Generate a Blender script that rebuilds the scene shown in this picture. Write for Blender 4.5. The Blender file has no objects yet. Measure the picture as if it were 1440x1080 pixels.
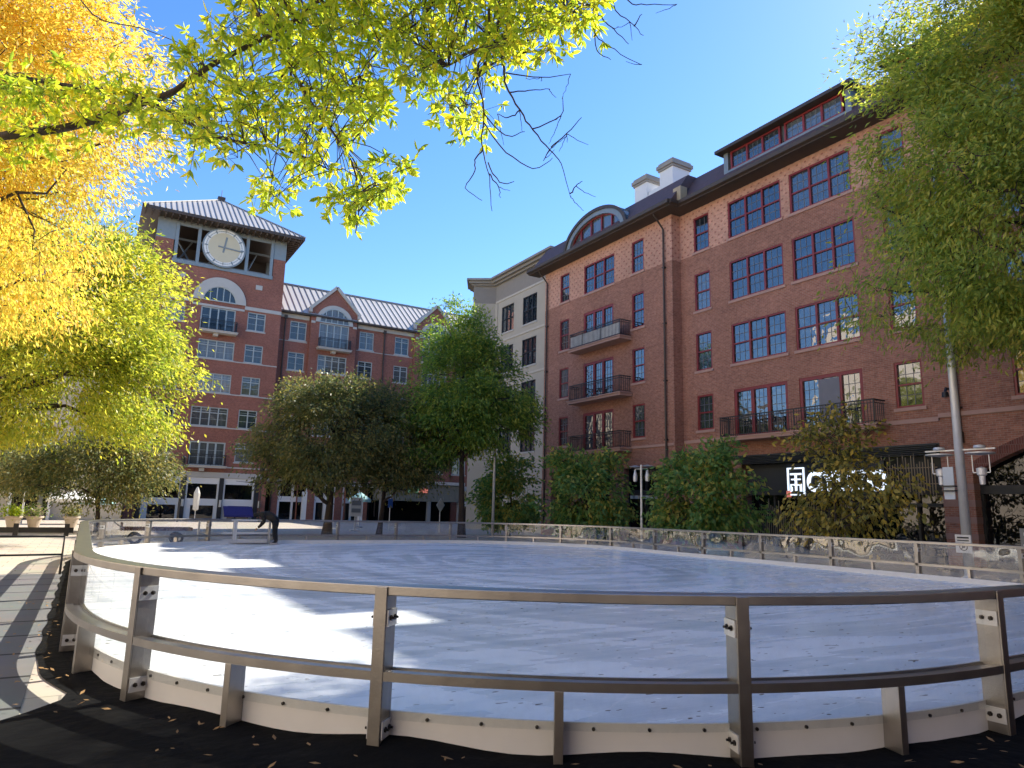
import bpy, bmesh, math, random
import numpy as np
from mathutils import Vector, Matrix
random.seed(7)
SC = bpy.context.scene
COL = SC.collection
PI = math.pi

# ------------------------------------------------------------------ camera
# world axes: +Y runs along the long facade of the brick building on the right, +X points into it
R_ = Vector((0.85545, -0.51729, 0.0246)); U_ = Vector((-0.1122, -0.13874, 0.98395)); F_ = Vector((0.50558, 0.84449, 0.17673))
EYE = Vector((0, 0, 1.62)); FPX = 978.2
cd = bpy.data.cameras.new('camera'); cam = bpy.data.objects.new('camera', cd); COL.objects.link(cam)
cam.matrix_world = Matrix(((R_.x, U_.x, -F_.x, EYE.x), (R_.y, U_.y, -F_.y, EYE.y), (R_.z, U_.z, -F_.z, EYE.z), (0, 0, 0, 1)))
cd.sensor_width = 36; cd.lens = 36 * FPX / 1440; cd.clip_start = 0.05; cd.clip_end = 3000
SC.camera = cam
FH = Vector((F_.x, F_.y, 0)).normalized()
def at(px, py, depth):
    d = F_ + R_ * ((px - 720) / FPX) - U_ * ((py - 540) / FPX)
    return EYE + d * (depth / d.dot(FH))

# ------------------------------------------------------------------ light
SUN_EL = math.radians(40); SUN_DIR = Vector((math.cos(math.radians(14.5)), math.sin(math.radians(14.5)), 0))
w = bpy.data.worlds.new('World'); SC.world = w; w.use_nodes = True
nt = w.node_tree; bg = nt.nodes['Background']
sky = nt.nodes.new('ShaderNodeTexSky'); sky.sky_type = 'NISHITA'; sky.sun_disc = False
sky.sun_elevation = SUN_EL; sky.sun_rotation = math.atan2(SUN_DIR.x, SUN_DIR.y)
sky.air_density = 1.0; sky.dust_density = 0.12; sky.ozone_density = 3.0; sky.altitude = 100
hs_ = nt.nodes.new('ShaderNodeHueSaturation'); hs_.inputs['Saturation'].default_value = 1.22; hs_.inputs['Value'].default_value = 1.0
nt.links.new(sky.outputs[0], hs_.inputs['Color']); tn_ = nt.nodes.new('ShaderNodeMix'); tn_.data_type = 'RGBA'; tn_.blend_type = 'MULTIPLY'; tn_.inputs[0].default_value = 1; tn_.inputs[7].default_value = (.95, .885, .97, 1); nt.links.new(hs_.outputs[0], tn_.inputs[6]); nt.links.new(tn_.outputs[2], bg.inputs[0]); bg.inputs[1].default_value = 0.071
sd = bpy.data.lights.new('sun', 'SUN'); sd.energy = 2.6; sd.angle = math.radians(0.5); sd.color = (1, .93, .82)
so = bpy.data.objects.new('sun', sd); COL.objects.link(so)
v = Vector((SUN_DIR.x * math.cos(SUN_EL), SUN_DIR.y * math.cos(SUN_EL), math.sin(SUN_EL)))
so.rotation_euler = v.to_track_quat('Z', 'Y').to_euler(); so.location = (0, 0, 60)
SC.view_settings.view_transform = 'Standard'; SC.view_settings.look = 'None'; SC.view_settings.gamma = 1
SC.view_settings.exposure = 2.1
SC.cycles.caustics_reflective = False; SC.cycles.caustics_refractive = False
SC.cycles.max_bounces = 8; SC.cycles.transparent_max_bounces = 24; SC.cycles.sample_clamp_indirect = 6

# ------------------------------------------------------------------ materials
def N(t, typ, **kw):
    n = t.nodes.new(typ)
    for k, val in kw.items():
        if k.startswith('_'): setattr(n, k[1:], val)
        else: n.inputs[k.replace('__', ' ')].default_value = val
    return n
def base_mat(name):
    m = bpy.data.materials.new(name); m.use_nodes = True
    return m, m.node_tree, m.node_tree.nodes['Principled BSDF']
def rgb(c): return (c[0], c[1], c[2], 1)
def mat(name, col, rough=.6, metal=0, var=.12, scale=3, bump=0, bscale=40, spec=.5, coat=0):
    m, t, p = base_mat(name)
    tc = N(t, 'ShaderNodeTexCoord')
    no = N(t, 'ShaderNodeTexNoise', Scale=scale, Detail=6.0); t.links.new(tc.outputs['Object'], no.inputs['Vector'])
    mx = N(t, 'ShaderNodeMix', _data_type='RGBA')
    mx.inputs[6].default_value = rgb([c * (1 - var) for c in col]); mx.inputs[7].default_value = rgb([min(1, c * (1 + var)) for c in col])
    t.links.new(no.outputs['Fac'], mx.inputs[0]); t.links.new(mx.outputs[2], p.inputs['Base Color'])
    p.inputs['Roughness'].default_value = rough; p.inputs['Metallic'].default_value = metal
    p.inputs['Specular IOR Level'].default_value = spec; p.inputs['Coat Weight'].default_value = coat
    if bump:
        nb = N(t, 'ShaderNodeTexNoise', Scale=bscale, Detail=4.0); t.links.new(tc.outputs['Object'], nb.inputs['Vector'])
        b = N(t, 'ShaderNodeBump', Strength=bump, Distance=.02); t.links.new(nb.outputs['Fac'], b.inputs['Height']); t.links.new(b.outputs[0], p.inputs['Normal'])
    return m
def wall_uv(t):
    g = N(t, 'ShaderNodeNewGeometry'); s = N(t, 'ShaderNodeSeparateXYZ'); t.links.new(g.outputs['Position'], s.inputs[0])
    a = N(t, 'ShaderNodeMath', _operation='ADD'); t.links.new(s.outputs[0], a.inputs[0]); t.links.new(s.outputs[1], a.inputs[1])
    c = N(t, 'ShaderNodeCombineXYZ'); t.links.new(a.outputs[0], c.inputs[0]); t.links.new(s.outputs[2], c.inputs[1])
    return g, a.outputs[0], s.outputs[2], c.outputs[0]
def brick_mat(name, c1, c2, mortar, bw=.22, bh=.075, dots=None, ms=.008):
    m, t, p = base_mat(name)
    g, u, z, vec = wall_uv(t)
    b = N(t, 'ShaderNodeTexBrick', Scale=1.0, Color1=rgb(c1), Color2=rgb(c2), Mortar=rgb(mortar))
    b.inputs['Mortar Size'].default_value = ms; b.inputs['Brick Width'].default_value = bw; b.inputs['Row Height'].default_value = bh; b.inputs['Bias'].default_value = -.1
    t.links.new(vec, b.inputs['Vector'])
    no = N(t, 'ShaderNodeTexNoise', Scale=.35, Detail=5.0, Roughness=.65); t.links.new(g.outputs['Position'], no.inputs['Vector'])
    no2 = N(t, 'ShaderNodeTexNoise', Scale=6.0, Detail=4.0); t.links.new(vec, no2.inputs['Vector'])
    hs = N(t, 'ShaderNodeHueSaturation')
    mr = N(t, 'ShaderNodeMapRange'); mr.inputs['From Min'].default_value = .3; mr.inputs['From Max'].default_value = .7; mr.inputs['To Min'].default_value = .68; mr.inputs['To Max'].default_value = 1.3
    ad = N(t, 'ShaderNodeMath', _operation='ADD'); t.links.new(no.outputs['Fac'], ad.inputs[0]); t.links.new(no2.outputs['Fac'], ad.inputs[1])
    hf = N(t, 'ShaderNodeMath', _operation='MULTIPLY'); t.links.new(ad.outputs[0], hf.inputs[0]); hf.inputs[1].default_value = .5
    t.links.new(hf.outputs[0], mr.inputs['Value']); t.links.new(mr.outputs[0], hs.inputs['Value'])
    col = b.outputs['Color']
    if dots:
        def M(op, a, bb=None):
            n = N(t, 'ShaderNodeMath', _operation=op)
            for i, q in enumerate((a, bb)):
                if q is None: continue
                if isinstance(q, (int, float)): n.inputs[i].default_value = q
                else: t.links.new(q, n.inputs[i])
            return n.outputs[0]
        row = M('DIVIDE', z, .225); sh = M('MULTIPLY', M('FLOOR', row), .5)
        fu = M('FRACT', M('ADD', M('DIVIDE', u, .44), sh)); fz = M('FRACT', row)
        msk = M('MULTIPLY', M('LESS_THAN', fu, .27), M('LESS_THAN', fz, .36))
        mx = N(t, 'ShaderNodeMix', _data_type='RGBA'); t.links.new(msk, mx.inputs[0]); t.links.new(col, mx.inputs[6]); mx.inputs[7].default_value = rgb(dots)
        col = mx.outputs[2]
    t.links.new(col, hs.inputs['Color']); t.links.new(hs.outputs[0], p.inputs['Base Color'])
    p.inputs['Roughness'].default_value = .85; p.inputs['Specular IOR Level'].default_value = .25
    bm_ = N(t, 'ShaderNodeBump', Strength=.5, Distance=.01, _invert=True); t.links.new(b.outputs['Fac'], bm_.inputs['Height']); t.links.new(bm_.outputs[0], p.inputs['Normal'])
    return m
def glass_mat(name, dark, light, bias=.5, ior=1.9, rough=.02, wav=.04):
    m, t, p = base_mat(name)
    oi = N(t, 'ShaderNodeObjectInfo'); r = N(t, 'ShaderNodeValToRGB')
    r.color_ramp.elements[0].position = bias; r.color_ramp.elements[0].color = rgb(dark); r.color_ramp.elements[1].position = 1.0; r.color_ramp.elements[1].color = rgb(light)
    t.links.new(oi.outputs['Random'], r.inputs[0])
    tc = N(t, 'ShaderNodeTexCoord'); mp = N(t, 'ShaderNodeMapping'); mp.inputs['Scale'].default_value = (7, 7, .5); t.links.new(tc.outputs['Object'], mp.inputs[0])
    wv = N(t, 'ShaderNodeTexNoise', Scale=1.0, Detail=3.0); t.links.new(mp.outputs[0], wv.inputs['Vector'])
    mx = N(t, 'ShaderNodeMix', _data_type='RGBA', _blend_type='MULTIPLY'); mx.inputs[0].default_value = .8
    t.links.new(r.outputs[0], mx.inputs[6]); t.links.new(wv.outputs['Fac'], mx.inputs[7]); t.links.new(mx.outputs[2], p.inputs['Base Color'])
    p.inputs['Roughness'].default_value = rough; p.inputs['IOR'].default_value = ior
    nb = N(t, 'ShaderNodeTexNoise', Scale=1.6, Detail=2.0); gg = N(t, 'ShaderNodeNewGeometry'); t.links.new(gg.outputs['Position'], nb.inputs['Vector'])
    b = N(t, 'ShaderNodeBump', Strength=wav, Distance=.3); t.links.new(nb.outputs['Fac'], b.inputs['Height']); t.links.new(b.outputs[0], p.inputs['Normal'])
    return m
def clear_mat(name, wav, dist=.05, scale=1.5, power=3.2, dirt=.05, stretch=(1, 1, 1)):
    m = bpy.data.materials.new(name); m.use_nodes = True; t = m.node_tree; t.nodes.clear()
    out = N(t, 'ShaderNodeOutputMaterial'); tr = N(t, 'ShaderNodeBsdfTransparent', Color=(.93, .95, .95, 1)); gl = N(t, 'ShaderNodeBsdfGlossy', Roughness=.012)
    lw = N(t, 'ShaderNodeLayerWeight', Blend=.5); pw = N(t, 'ShaderNodeMath', _operation='POWER'); pw.inputs[1].default_value = power
    ml = N(t, 'ShaderNodeMath', _operation='MULTIPLY_ADD'); ml.inputs[1].default_value = .9; ml.inputs[2].default_value = .05
    t.links.new(lw.outputs['Facing'], pw.inputs[0]); t.links.new(pw.outputs[0], ml.inputs[0])
    g = N(t, 'ShaderNodeNewGeometry'); mp = N(t, 'ShaderNodeMapping'); mp.inputs['Scale'].default_value = stretch; t.links.new(g.outputs['Position'], mp.inputs[0])
    no = N(t, 'ShaderNodeTexNoise', Scale=scale, Detail=2.0); t.links.new(mp.outputs[0], no.inputs['Vector'])
    b = N(t, 'ShaderNodeBump', Strength=wav, Distance=dist); t.links.new(no.outputs['Fac'], b.inputs['Height']); t.links.new(b.outputs[0], gl.inputs['Normal'])
    m1 = N(t, 'ShaderNodeMixShader'); t.links.new(ml.outputs[0], m1.inputs[0]); t.links.new(tr.outputs[0], m1.inputs[1]); t.links.new(gl.outputs[0], m1.inputs[2])
    df = N(t, 'ShaderNodeBsdfDiffuse', Color=(.7, .7, .7, 1)); m2 = N(t, 'ShaderNodeMixShader')
    n2 = N(t, 'ShaderNodeTexNoise', Scale=9.0, Detail=8.0, Roughness=.7); t.links.new(mp.outputs[0], n2.inputs['Vector'])
    r = N(t, 'ShaderNodeMapRange'); r.inputs['From Min'].default_value = .45; r.inputs['From Max'].default_value = .8; r.inputs['To Min'].default_value = dirt * .3; r.inputs['To Max'].default_value = dirt * 3
    t.links.new(n2.outputs['Fac'], r.inputs['Value']); t.links.new(r.outputs[0], m2.inputs[0]); t.links.new(m1.outputs[0], m2.inputs[1]); t.links.new(df.outputs[0], m2.inputs[2])
    t.links.new(m2.outputs[0], out.inputs[0])
    return m
def leaf_mat(name, cols, patch=.35, trans=.5, pscale=.35):
    m = bpy.data.materials.new(name); m.use_nodes = True; t = m.node_tree; p = t.nodes['Principled BSDF']; out = t.nodes['Material Output']
    at_ = N(t, 'ShaderNodeAttribute', _attribute_name='tint'); r = N(t, 'ShaderNodeValToRGB')
    e = r.color_ramp.elements; e[0].color = rgb(cols[0]); e[1].color = rgb(cols[-1])
    for i, c in enumerate(cols[1:-1]): q = e.new((i + 1) / (len(cols) - 1)); q.color = rgb(c)
    g = N(t, 'ShaderNodeNewGeometry'); no = N(t, 'ShaderNodeTexNoise', Scale=pscale, Detail=3.0); t.links.new(g.outputs['Position'], no.inputs['Vector'])
    ma = N(t, 'ShaderNodeMath', _operation='MULTIPLY_ADD'); t.links.new(no.outputs['Fac'], ma.inputs[0]); ma.inputs[1].default_value = patch * 3
    t.links.new(at_.outputs['Fac'], ma.inputs[2]); sb = N(t, 'ShaderNodeMath', _operation='SUBTRACT'); t.links.new(ma.outputs[0], sb.inputs[0]); sb.inputs[1].default_value = patch * 1.5
    t.links.new(sb.outputs[0], r.inputs[0]); t.links.new(r.outputs[0], p.inputs['Base Color']); p.inputs['Roughness'].default_value = .45; p.inputs['Specular IOR Level'].default_value = .35
    tr = N(t, 'ShaderNodeBsdfTranslucent'); hs = N(t, 'ShaderNodeHueSaturation', Saturation=1.1, Value=1.35); t.links.new(r.outputs[0], hs.inputs['Color']); t.links.new(hs.outputs[0], tr.inputs[0])
    mx = N(t, 'ShaderNodeMixShader'); mx.inputs[0].default_value = trans; t.links.new(p.outputs[0], mx.inputs[1]); t.links.new(tr.outputs[0], mx.inputs[2]); t.links.new(mx.outputs[0], out.inputs[0])
    return m
def emit_mat(name, c, s):
    m, t, p = base_mat(name); p.inputs['Base Color'].default_value = rgb(c); p.inputs['Emission Color'].default_value = rgb(c); p.inputs['Emission Strength'].default_value = s
    return m

MT = dict(
    brick=brick_mat('brown_brick', (.40, .175, .115), (.28, .115, .078), (.36, .25, .19)),
    salmon=brick_mat('salmon_brick', (.6, .32, .22), (.54, .27, .185), (.55, .37, .29), dots=(.36, .15, .11)),
    redbrick=brick_mat('red_brick', (.33, .115, .078), (.25, .085, .06), (.33, .21, .16)),
    stripe=mat('pink_stone', (.33, .2, .165), .85, var=.15, scale=5),
    stone=mat('pale_stone', (.5, .48, .43), .85, var=.12, scale=2),
    sill=mat('pink_sill', (.46, .28, .22), .8, var=.1),
    red=mat('red_window_paint', (.24, .026, .026), .4, var=.15),
    greyframe=mat('grey_window_paint', (.42, .47, .45), .5),
    blackmetal=mat('black_metal', (.012, .012, .013), .4, var=.2),
    darkframe=mat('dark_frame', (.02, .022, .025), .4),
    bronze=mat('bronze_eave', (.06, .042, .03), .5, var=.2),
    soffit=mat('brown_soffit', (.075, .055, .042), .8),
    slate=mat('purple_slate', (.1, .062, .062), .75, var=.3, scale=4, bump=.3, bscale=14),
    seam=mat('seamed_metal', (.44, .415, .385), .5, metal=.15, var=.08, scale=1),
    seamdark=mat('seam_rib', (.28, .265, .245), .5, metal=.3),
    zinc=mat('zinc_metal', (.27, .29, .28), .45, metal=.5, var=.12),
    panel=mat('grey_panel', (.25, .26, .26), .6),
    stucco=mat('white_stucco', (.72, .72, .71), .85, var=.05),
    darkbrick=mat('dark_brown_brick', (.1, .06, .045), .9),
    palestucco=mat('warm_stucco', (.78, .68, .56), .9),
    capstone=mat('grey_cap', (.28, .26, .23), .8),
    beige=mat('beige_wall', (.47, .42, .33), .85, var=.09, scale=1.2, bump=.15, bscale=6),
    tan=mat('tan_band', (.29, .26, .22), .85, var=.1),
    white=mat('white_paint', (.78, .77, .72), .5, var=.05),
    glass=glass_mat('window_glass', (.015, .028, .04), (.16, .18, .18), .35, ior=2.5, wav=.06),
    glasscurtain=glass_mat('curtained_glass', (.05, .07, .08), (.3, .31, .29), .2, ior=1.7),
    glassdark=glass_mat('shop_glass', (.006, .008, .01), (.02, .025, .03), .5, ior=1.6, wav=.02),
    muntin=mat('muntin_grey', (.17, .16, .16), .6),
    steel=mat('brushed_steel', (.45, .42, .385), .36, metal=1, var=.16, scale=9, bump=.05, bscale=90),
    steelrail=mat('weathered_rail', (.36, .34, .315), .36, metal=1, var=.25, scale=5, bump=.05, bscale=60),
    steelpost=mat('post_steel', (.33, .31, .285), .38, metal=1, var=.3, scale=7, bump=.08, bscale=70),
    steeldark=mat('dark_bolt', (.08, .07, .06), .4, metal=1),
    kick=mat('white_kickboard', (.74, .72, .67), .45, var=.06, scale=5),
    black=mat('black_rubber', (.0045, .0045, .0045), .95, var=.5, bump=.9, bscale=7, spec=.1),
    bark=mat('dark_bark', (.05, .036, .028), .9, var=.3, scale=8, bump=.6, bscale=18),
    barkgrey=mat('grey_bark', (.09, .075, .06), .9, var=.3, scale=8, bump=.6, bscale=18),
    galv=mat('galvanised', (.66, .66, .65), .4, metal=.35, var=.15, scale=4),
    bamboo=mat('bamboo', (.33, .25, .15), .6, var=.25),
    terracotta=mat('pale_planter', (.5, .42, .33), .8),
    clear=clear_mat('clear_panel', .12, dist=.02, scale=1.2, dirt=.035),
    wavy=clear_mat('warped_clear_panel', 1.0, dist=.045, scale=.85, power=1.0, dirt=.01, stretch=(1, 1, .8)),
    ledwhite=emit_mat('lit_white', (.78, .88, 1.0), .3),
    ledgreen=emit_mat('lit_green', (.2, .55, .35), .15), ledred=emit_mat('lit_red', (.7, .2, .14), .15),
    paper=mat('notice_paper', (.72, .7, .66), .7, var=.06), ink=mat('ink', (.03, .03, .03), .7), blue=mat('blue_paint', (.03, .1, .32), .5), greensign=mat('grey_green_metal', (.2, .2, .165), .6, var=.15),
    teal=mat('teal_canvas', (.28, .5, .48), .8), cream=mat('cream_canvas', (.68, .66, .58), .85), red2=mat('bright_red', (.4, .02, .02), .5), maroon=mat('dark_red_paint', (.055, .012, .016), .25, coat=.6),
    cloth=mat('black_cloth', (.01, .01, .011), .9, var=.3, bump=.3), shirt=mat('pale_shirt', (.45, .4, .36), .9), skin=mat('skin', (.4, .24, .17), .6), hair=mat('dark_hair', (.012, .01, .009), .6),
    face=mat('clock_cream', (.62, .55, .38), .7, var=.05), hand=mat('clock_grey', (.22, .26, .27), .6), purple=mat('purple_awning', (.035, .03, .16), .7),
)
# ice
def ice_mat():
    m, t, p = base_mat('ice')
    g = N(t, 'ShaderNodeNewGeometry')
    sx = N(t, 'ShaderNodeSeparateXYZ'); t.links.new(g.outputs['Position'], sx.inputs[0])
    def M(op, a, b=None):
        n = N(t, 'ShaderNodeMath', _operation=op)
        for i, q in enumerate((a, b)):
            if q is None: continue
            if isinstance(q, (int, float)): n.inputs[i].default_value = q
            else: t.links.new(q, n.inputs[i])
        return n.outputs[0]
    dx = M('SUBTRACT', sx.outputs[0], 10.5); dy = M('MULTIPLY', M('SUBTRACT', sx.outputs[1], 17.5), .62)      # laps of the resurfacer: long curved bands
    rad = M('SQRT', M('ADD', M('MULTIPLY', dx, dx), M('MULTIPLY', dy, dy))); ang = M('ARCTAN2', dy, dx)
    cc = N(t, 'ShaderNodeCombineXYZ'); t.links.new(M('MULTIPLY', rad, 1.6), cc.inputs[0]); t.links.new(M('MULTIPLY', ang, .9), cc.inputs[1])
    lap = N(t, 'ShaderNodeTexNoise', Scale=1.3, Detail=6.0, Distortion=.4); t.links.new(cc.outputs[0], lap.inputs['Vector'])
    def wave(scale, stretch, rot, det=5.0):
        mp = N(t, 'ShaderNodeMapping'); mp.inputs['Scale'].default_value = stretch; mp.inputs['Rotation'].default_value = (0, 0, rot); t.links.new(g.outputs['Position'], mp.inputs[0])
        n = N(t, 'ShaderNodeTexNoise', Scale=scale, Detail=det, Distortion=.6); t.links.new(mp.outputs[0], n.inputs['Vector']); return n.outputs['Fac']
    a = wave(.8, (.18, 1.4, 1), .45); b = wave(1.6, (.12, 1.8, 1), -.25); c = wave(22.0, (.25, 1, 1), .5, 2.0)
    r = N(t, 'ShaderNodeValToRGB'); r.color_ramp.elements[0].position = .4; r.color_ramp.elements[0].color = (.72, .79, .84, 1); r.color_ramp.elements[1].position = .58; r.color_ramp.elements[1].color = (.96, .965, .96, 1)
    ad = N(t, 'ShaderNodeMix'); ad.inputs[0].default_value = .5; t.links.new(lap.outputs['Fac'], ad.inputs[2]); t.links.new(b, ad.inputs[3]); t.links.new(ad.outputs[0], r.inputs[0])
    # skate scratches: thin lines along warped cells
    mp = N(t, 'ShaderNodeMapping'); mp.inputs['Scale'].default_value = (.35, 1.1, 1); mp.inputs['Rotation'].default_value = (0, 0, .5); t.links.new(g.outputs['Position'], mp.inputs[0])
    vo = N(t, 'ShaderNodeTexVoronoi', Scale=1.1, _feature='DISTANCE_TO_EDGE'); dn = N(t, 'ShaderNodeTexNoise', Scale=.7, Detail=3.0)
    vm = N(t, 'ShaderNodeVectorMath', _operation='ADD'); t.links.new(mp.outputs[0], vm.inputs[0]); t.links.new(mp.outputs[0], dn.inputs['Vector']); t.links.new(dn.outputs['Color'], vm.inputs[1]); t.links.new(vm.outputs[0], vo.inputs['Vector'])
    lt = N(t, 'ShaderNodeMath', _operation='LESS_THAN'); lt.inputs[1].default_value = .006; t.links.new(vo.outputs['Distance'], lt.inputs[0])
    ls = N(t, 'ShaderNodeMath', _operation='MULTIPLY'); ls.inputs[1].default_value = .7; t.links.new(lt.outputs[0], ls.inputs[0])
    mx = N(t, 'ShaderNodeMix', _data_type='RGBA'); t.links.new(ls.outputs[0], mx.inputs[0]); t.links.new(r.outputs[0], mx.inputs[6]); mx.inputs[7].default_value = (.93, .94, .94, 1)
    # dark specks
    sp = N(t, 'ShaderNodeTexNoise', Scale=13.0, Detail=1.0); mp2 = N(t, 'ShaderNodeMapping'); mp2.inputs['Scale'].default_value = (.5, 1.2, 1); mp2.inputs['Rotation'].default_value = (0, 0, .6); t.links.new(g.outputs['Position'], mp2.inputs[0]); t.links.new(mp2.outputs[0], sp.inputs['Vector'])
    gt = N(t, 'ShaderNodeMath', _operation='GREATER_THAN'); gt.inputs[1].default_value = .735; t.links.new(sp.outputs['Fac'], gt.inputs[0])
    mx2 = N(t, 'ShaderNodeMix', _data_type='RGBA'); t.links.new(gt.outputs[0], mx2.inputs[0]); t.links.new(mx.outputs[2], mx2.inputs[6]); mx2.inputs[7].default_value = (.16, .14, .12, 1)
    t.links.new(mx2.outputs[2], p.inputs['Base Color'])
    rr = N(t, 'ShaderNodeMapRange'); rr.inputs['To Min'].default_value = .09; rr.inputs['To Max'].default_value = .42; rr.inputs['From Min'].default_value = .3; rr.inputs['From Max'].default_value = .7; t.links.new(ad.outputs[0], rr.inputs['Value']); t.links.new(rr.outputs[0], p.inputs['Roughness'])
    bp = N(t, 'ShaderNodeBump', Strength=.1, Distance=.02); t.links.new(c, bp.inputs['Height']); t.links.new(bp.outputs[0], p.inputs['Normal'])
    return m
MT['ice'] = ice_mat()
def paver_mat(name, c1, c2, mo, bw, bh, ms=.012):
    m, t, p = base_mat(name); g = N(t, 'ShaderNodeNewGeometry')
    b = N(t, 'ShaderNodeTexBrick', Scale=1.0, Color1=rgb(c1), Color2=rgb(c2), Mortar=rgb(mo)); b.inputs['Mortar Size'].default_value = ms; b.inputs['Brick Width'].default_value = bw; b.inputs['Row Height'].default_value = bh
    t.links.new(g.outputs['Position'], b.inputs['Vector']); no = N(t, 'ShaderNodeTexNoise', Scale=.8, Detail=8.0, Roughness=.7); t.links.new(g.outputs['Position'], no.inputs['Vector'])
    mx = N(t, 'ShaderNodeMix', _data_type='RGBA', _blend_type='MULTIPLY'); mx.inputs[0].default_value = .5; t.links.new(b.outputs['Color'], mx.inputs[6]); t.links.new(no.outputs['Color'], mx.inputs[7])
    hs = N(t, 'ShaderNodeHueSaturation', Value=1.35, Saturation=.85); t.links.new(mx.outputs[2], hs.inputs['Color']); t.links.new(hs.outputs[0], p.inputs['Base Color']); p.inputs['Roughness'].default_value = .85
    bb = N(t, 'ShaderNodeBump', Strength=.4, Distance=.006, _invert=True); t.links.new(b.outputs['Fac'], bb.inputs['Height']); t.links.new(bb.outputs[0], p.inputs['Normal'])
    return m
MT['plaza'] = paver_mat('tan_pavers', (.46, .38, .29), (.41, .34, .26), (.27, .225, .18), .6, .6)
MT['deck'] = paver_mat('grey_boards', (.15, .145, .14), (.125, .12, .115), (.012, .012, .012), 400, 1.15, .035)

# ------------------------------------------------------------------ mesh builder
class MB:
    def __init__(s): s.v = []; s.f = []; s.m = []
    def add(s, vs, fs, mi=0):
        o = len(s.v); s.v += [tuple(q) for q in vs]; s.f += [tuple(i + o for i in f) for f in fs]; s.m += [mi] * len(fs); return s
    def box(s, x0, x1, y0, y1, z0, z1, mi=0):
        if x0 > x1: x0, x1 = x1, x0
        if y0 > y1: y0, y1 = y1, y0
        if z0 > z1: z0, z1 = z1, z0
        return s.add([(x0, y0, z0), (x1, y0, z0), (x1, y1, z0), (x0, y1, z0), (x0, y0, z1), (x1, y0, z1), (x1, y1, z1), (x0, y1, z1)],
                     [(0, 3, 2, 1), (4, 5, 6, 7), (0, 1, 5, 4), (1, 2, 6, 5), (2, 3, 7, 6), (3, 0, 4, 7)], mi)
    def prism(s, poly, fn, a, b, mi=0):          # poly of 2-D points, fn(p, t) -> 3-D, extruded from a to b
        n = len(poly); vs = [fn(p, a) for p in poly] + [fn(p, b) for p in poly]
        return s.add(vs, [tuple(range(n - 1, -1, -1)), tuple(range(n, 2 * n))] + [(i, (i + 1) % n, n + (i + 1) % n, n + i) for i in range(n)], mi)
    def tube(s, pts, rad, k=8, mi=0, cap=True):
        pts = [Vector(p) for p in pts]; n = len(pts); rad = rad if isinstance(rad, (list, tuple)) else [rad] * n
        o = len(s.v); up = None
        for i in range(n):
            d = (pts[min(i + 1, n - 1)] - pts[max(i - 1, 0)])
            d = d.normalized() if d.length > 1e-9 else Vector((0, 0, 1))
            if up is None: up = d.orthogonal().normalized()
            up = (up - d * up.dot(d)); up = up.normalized() if up.length > 1e-6 else d.orthogonal().normalized()
            sd_ = d.cross(up)
            for j in range(k):
                a = 2 * PI * j / k; s.v.append(tuple(pts[i] + (up * math.cos(a) + sd_ * math.sin(a)) * rad[i]))
        for i in range(n - 1):
            for j in range(k):
                s.f.append((o + i * k + j, o + i * k + (j + 1) % k, o + (i + 1) * k + (j + 1) % k, o + (i + 1) * k + j)); s.m.append(mi)
        if cap:
            s.f.append(tuple(o + j for j in range(k - 1, -1, -1))); s.m.append(mi)
            s.f.append(tuple(o + (n - 1) * k + j for j in range(k))); s.m.append(mi)
        return s
    def lathe(s, prof, c=(0, 0, 0), k=20, mi=0):
        return s.tube([(c[0], c[1], c[2] + z) for r, z in prof], [max(r, .0005) for r, z in prof], k, mi)
    def beam(s, a, b, w, h, mi=0):
        a = Vector(a); b = Vector(b); d = (b - a).normalized(); sd_ = d.cross(Vector((0, 0, 1)))
        sd_ = sd_.normalized() if sd_.length > 1e-5 else Vector((1, 0, 0)); up = sd_.cross(d)
        vs = [p + sd_ * (i * w / 2) + up * (j * h / 2) for p in (a, b) for i, j in ((-1, -1), (1, -1), (1, 1), (-1, 1))]
        return s.add(vs, [(3, 2, 1, 0), (4, 5, 6, 7), (0, 1, 5, 4), (1, 2, 6, 5), (2, 3, 7, 6), (3, 0, 4, 7)], mi)
    def build(s, name, mats, parent=None, loc=None, smooth=False, bevel=0):
        me = bpy.data.meshes.new(name); me.from_pydata(s.v, [], s.f)
        mats = mats if isinstance(mats, (list, tuple)) else [mats]
        for m in mats: me.materials.append(MT[m] if isinstance(m, str) else m)
        if len(mats) > 1: me.polygons.foreach_set('material_index', s.m)
        if smooth: me.polygons.foreach_set('use_smooth', [True] * len(me.polygons))
        me.update(); return link(name, me, parent, loc, bevel)
def link(name, me, parent=None, loc=None, bevel=0, rz=0):
    o = bpy.data.objects.new(name, me); COL.objects.link(o)
    if parent:
        o.parent = parent
        o.location = (Vector(loc) if loc is not None else Vector((0, 0, 0)) - gloc(parent)) if loc is not None else -gloc(parent)
    elif loc is not None: o.location = loc
    o.rotation_euler[2] = rz
    if bevel:
        b = o.modifiers.new('bevel', 'BEVEL'); b.width = bevel; b.segments = 2; b.limit_method = 'ANGLE'
    return o
def gloc(o):
    v_ = Vector((0, 0, 0))
    while o: v_ += o.location; o = o.parent
    return v_
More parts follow.
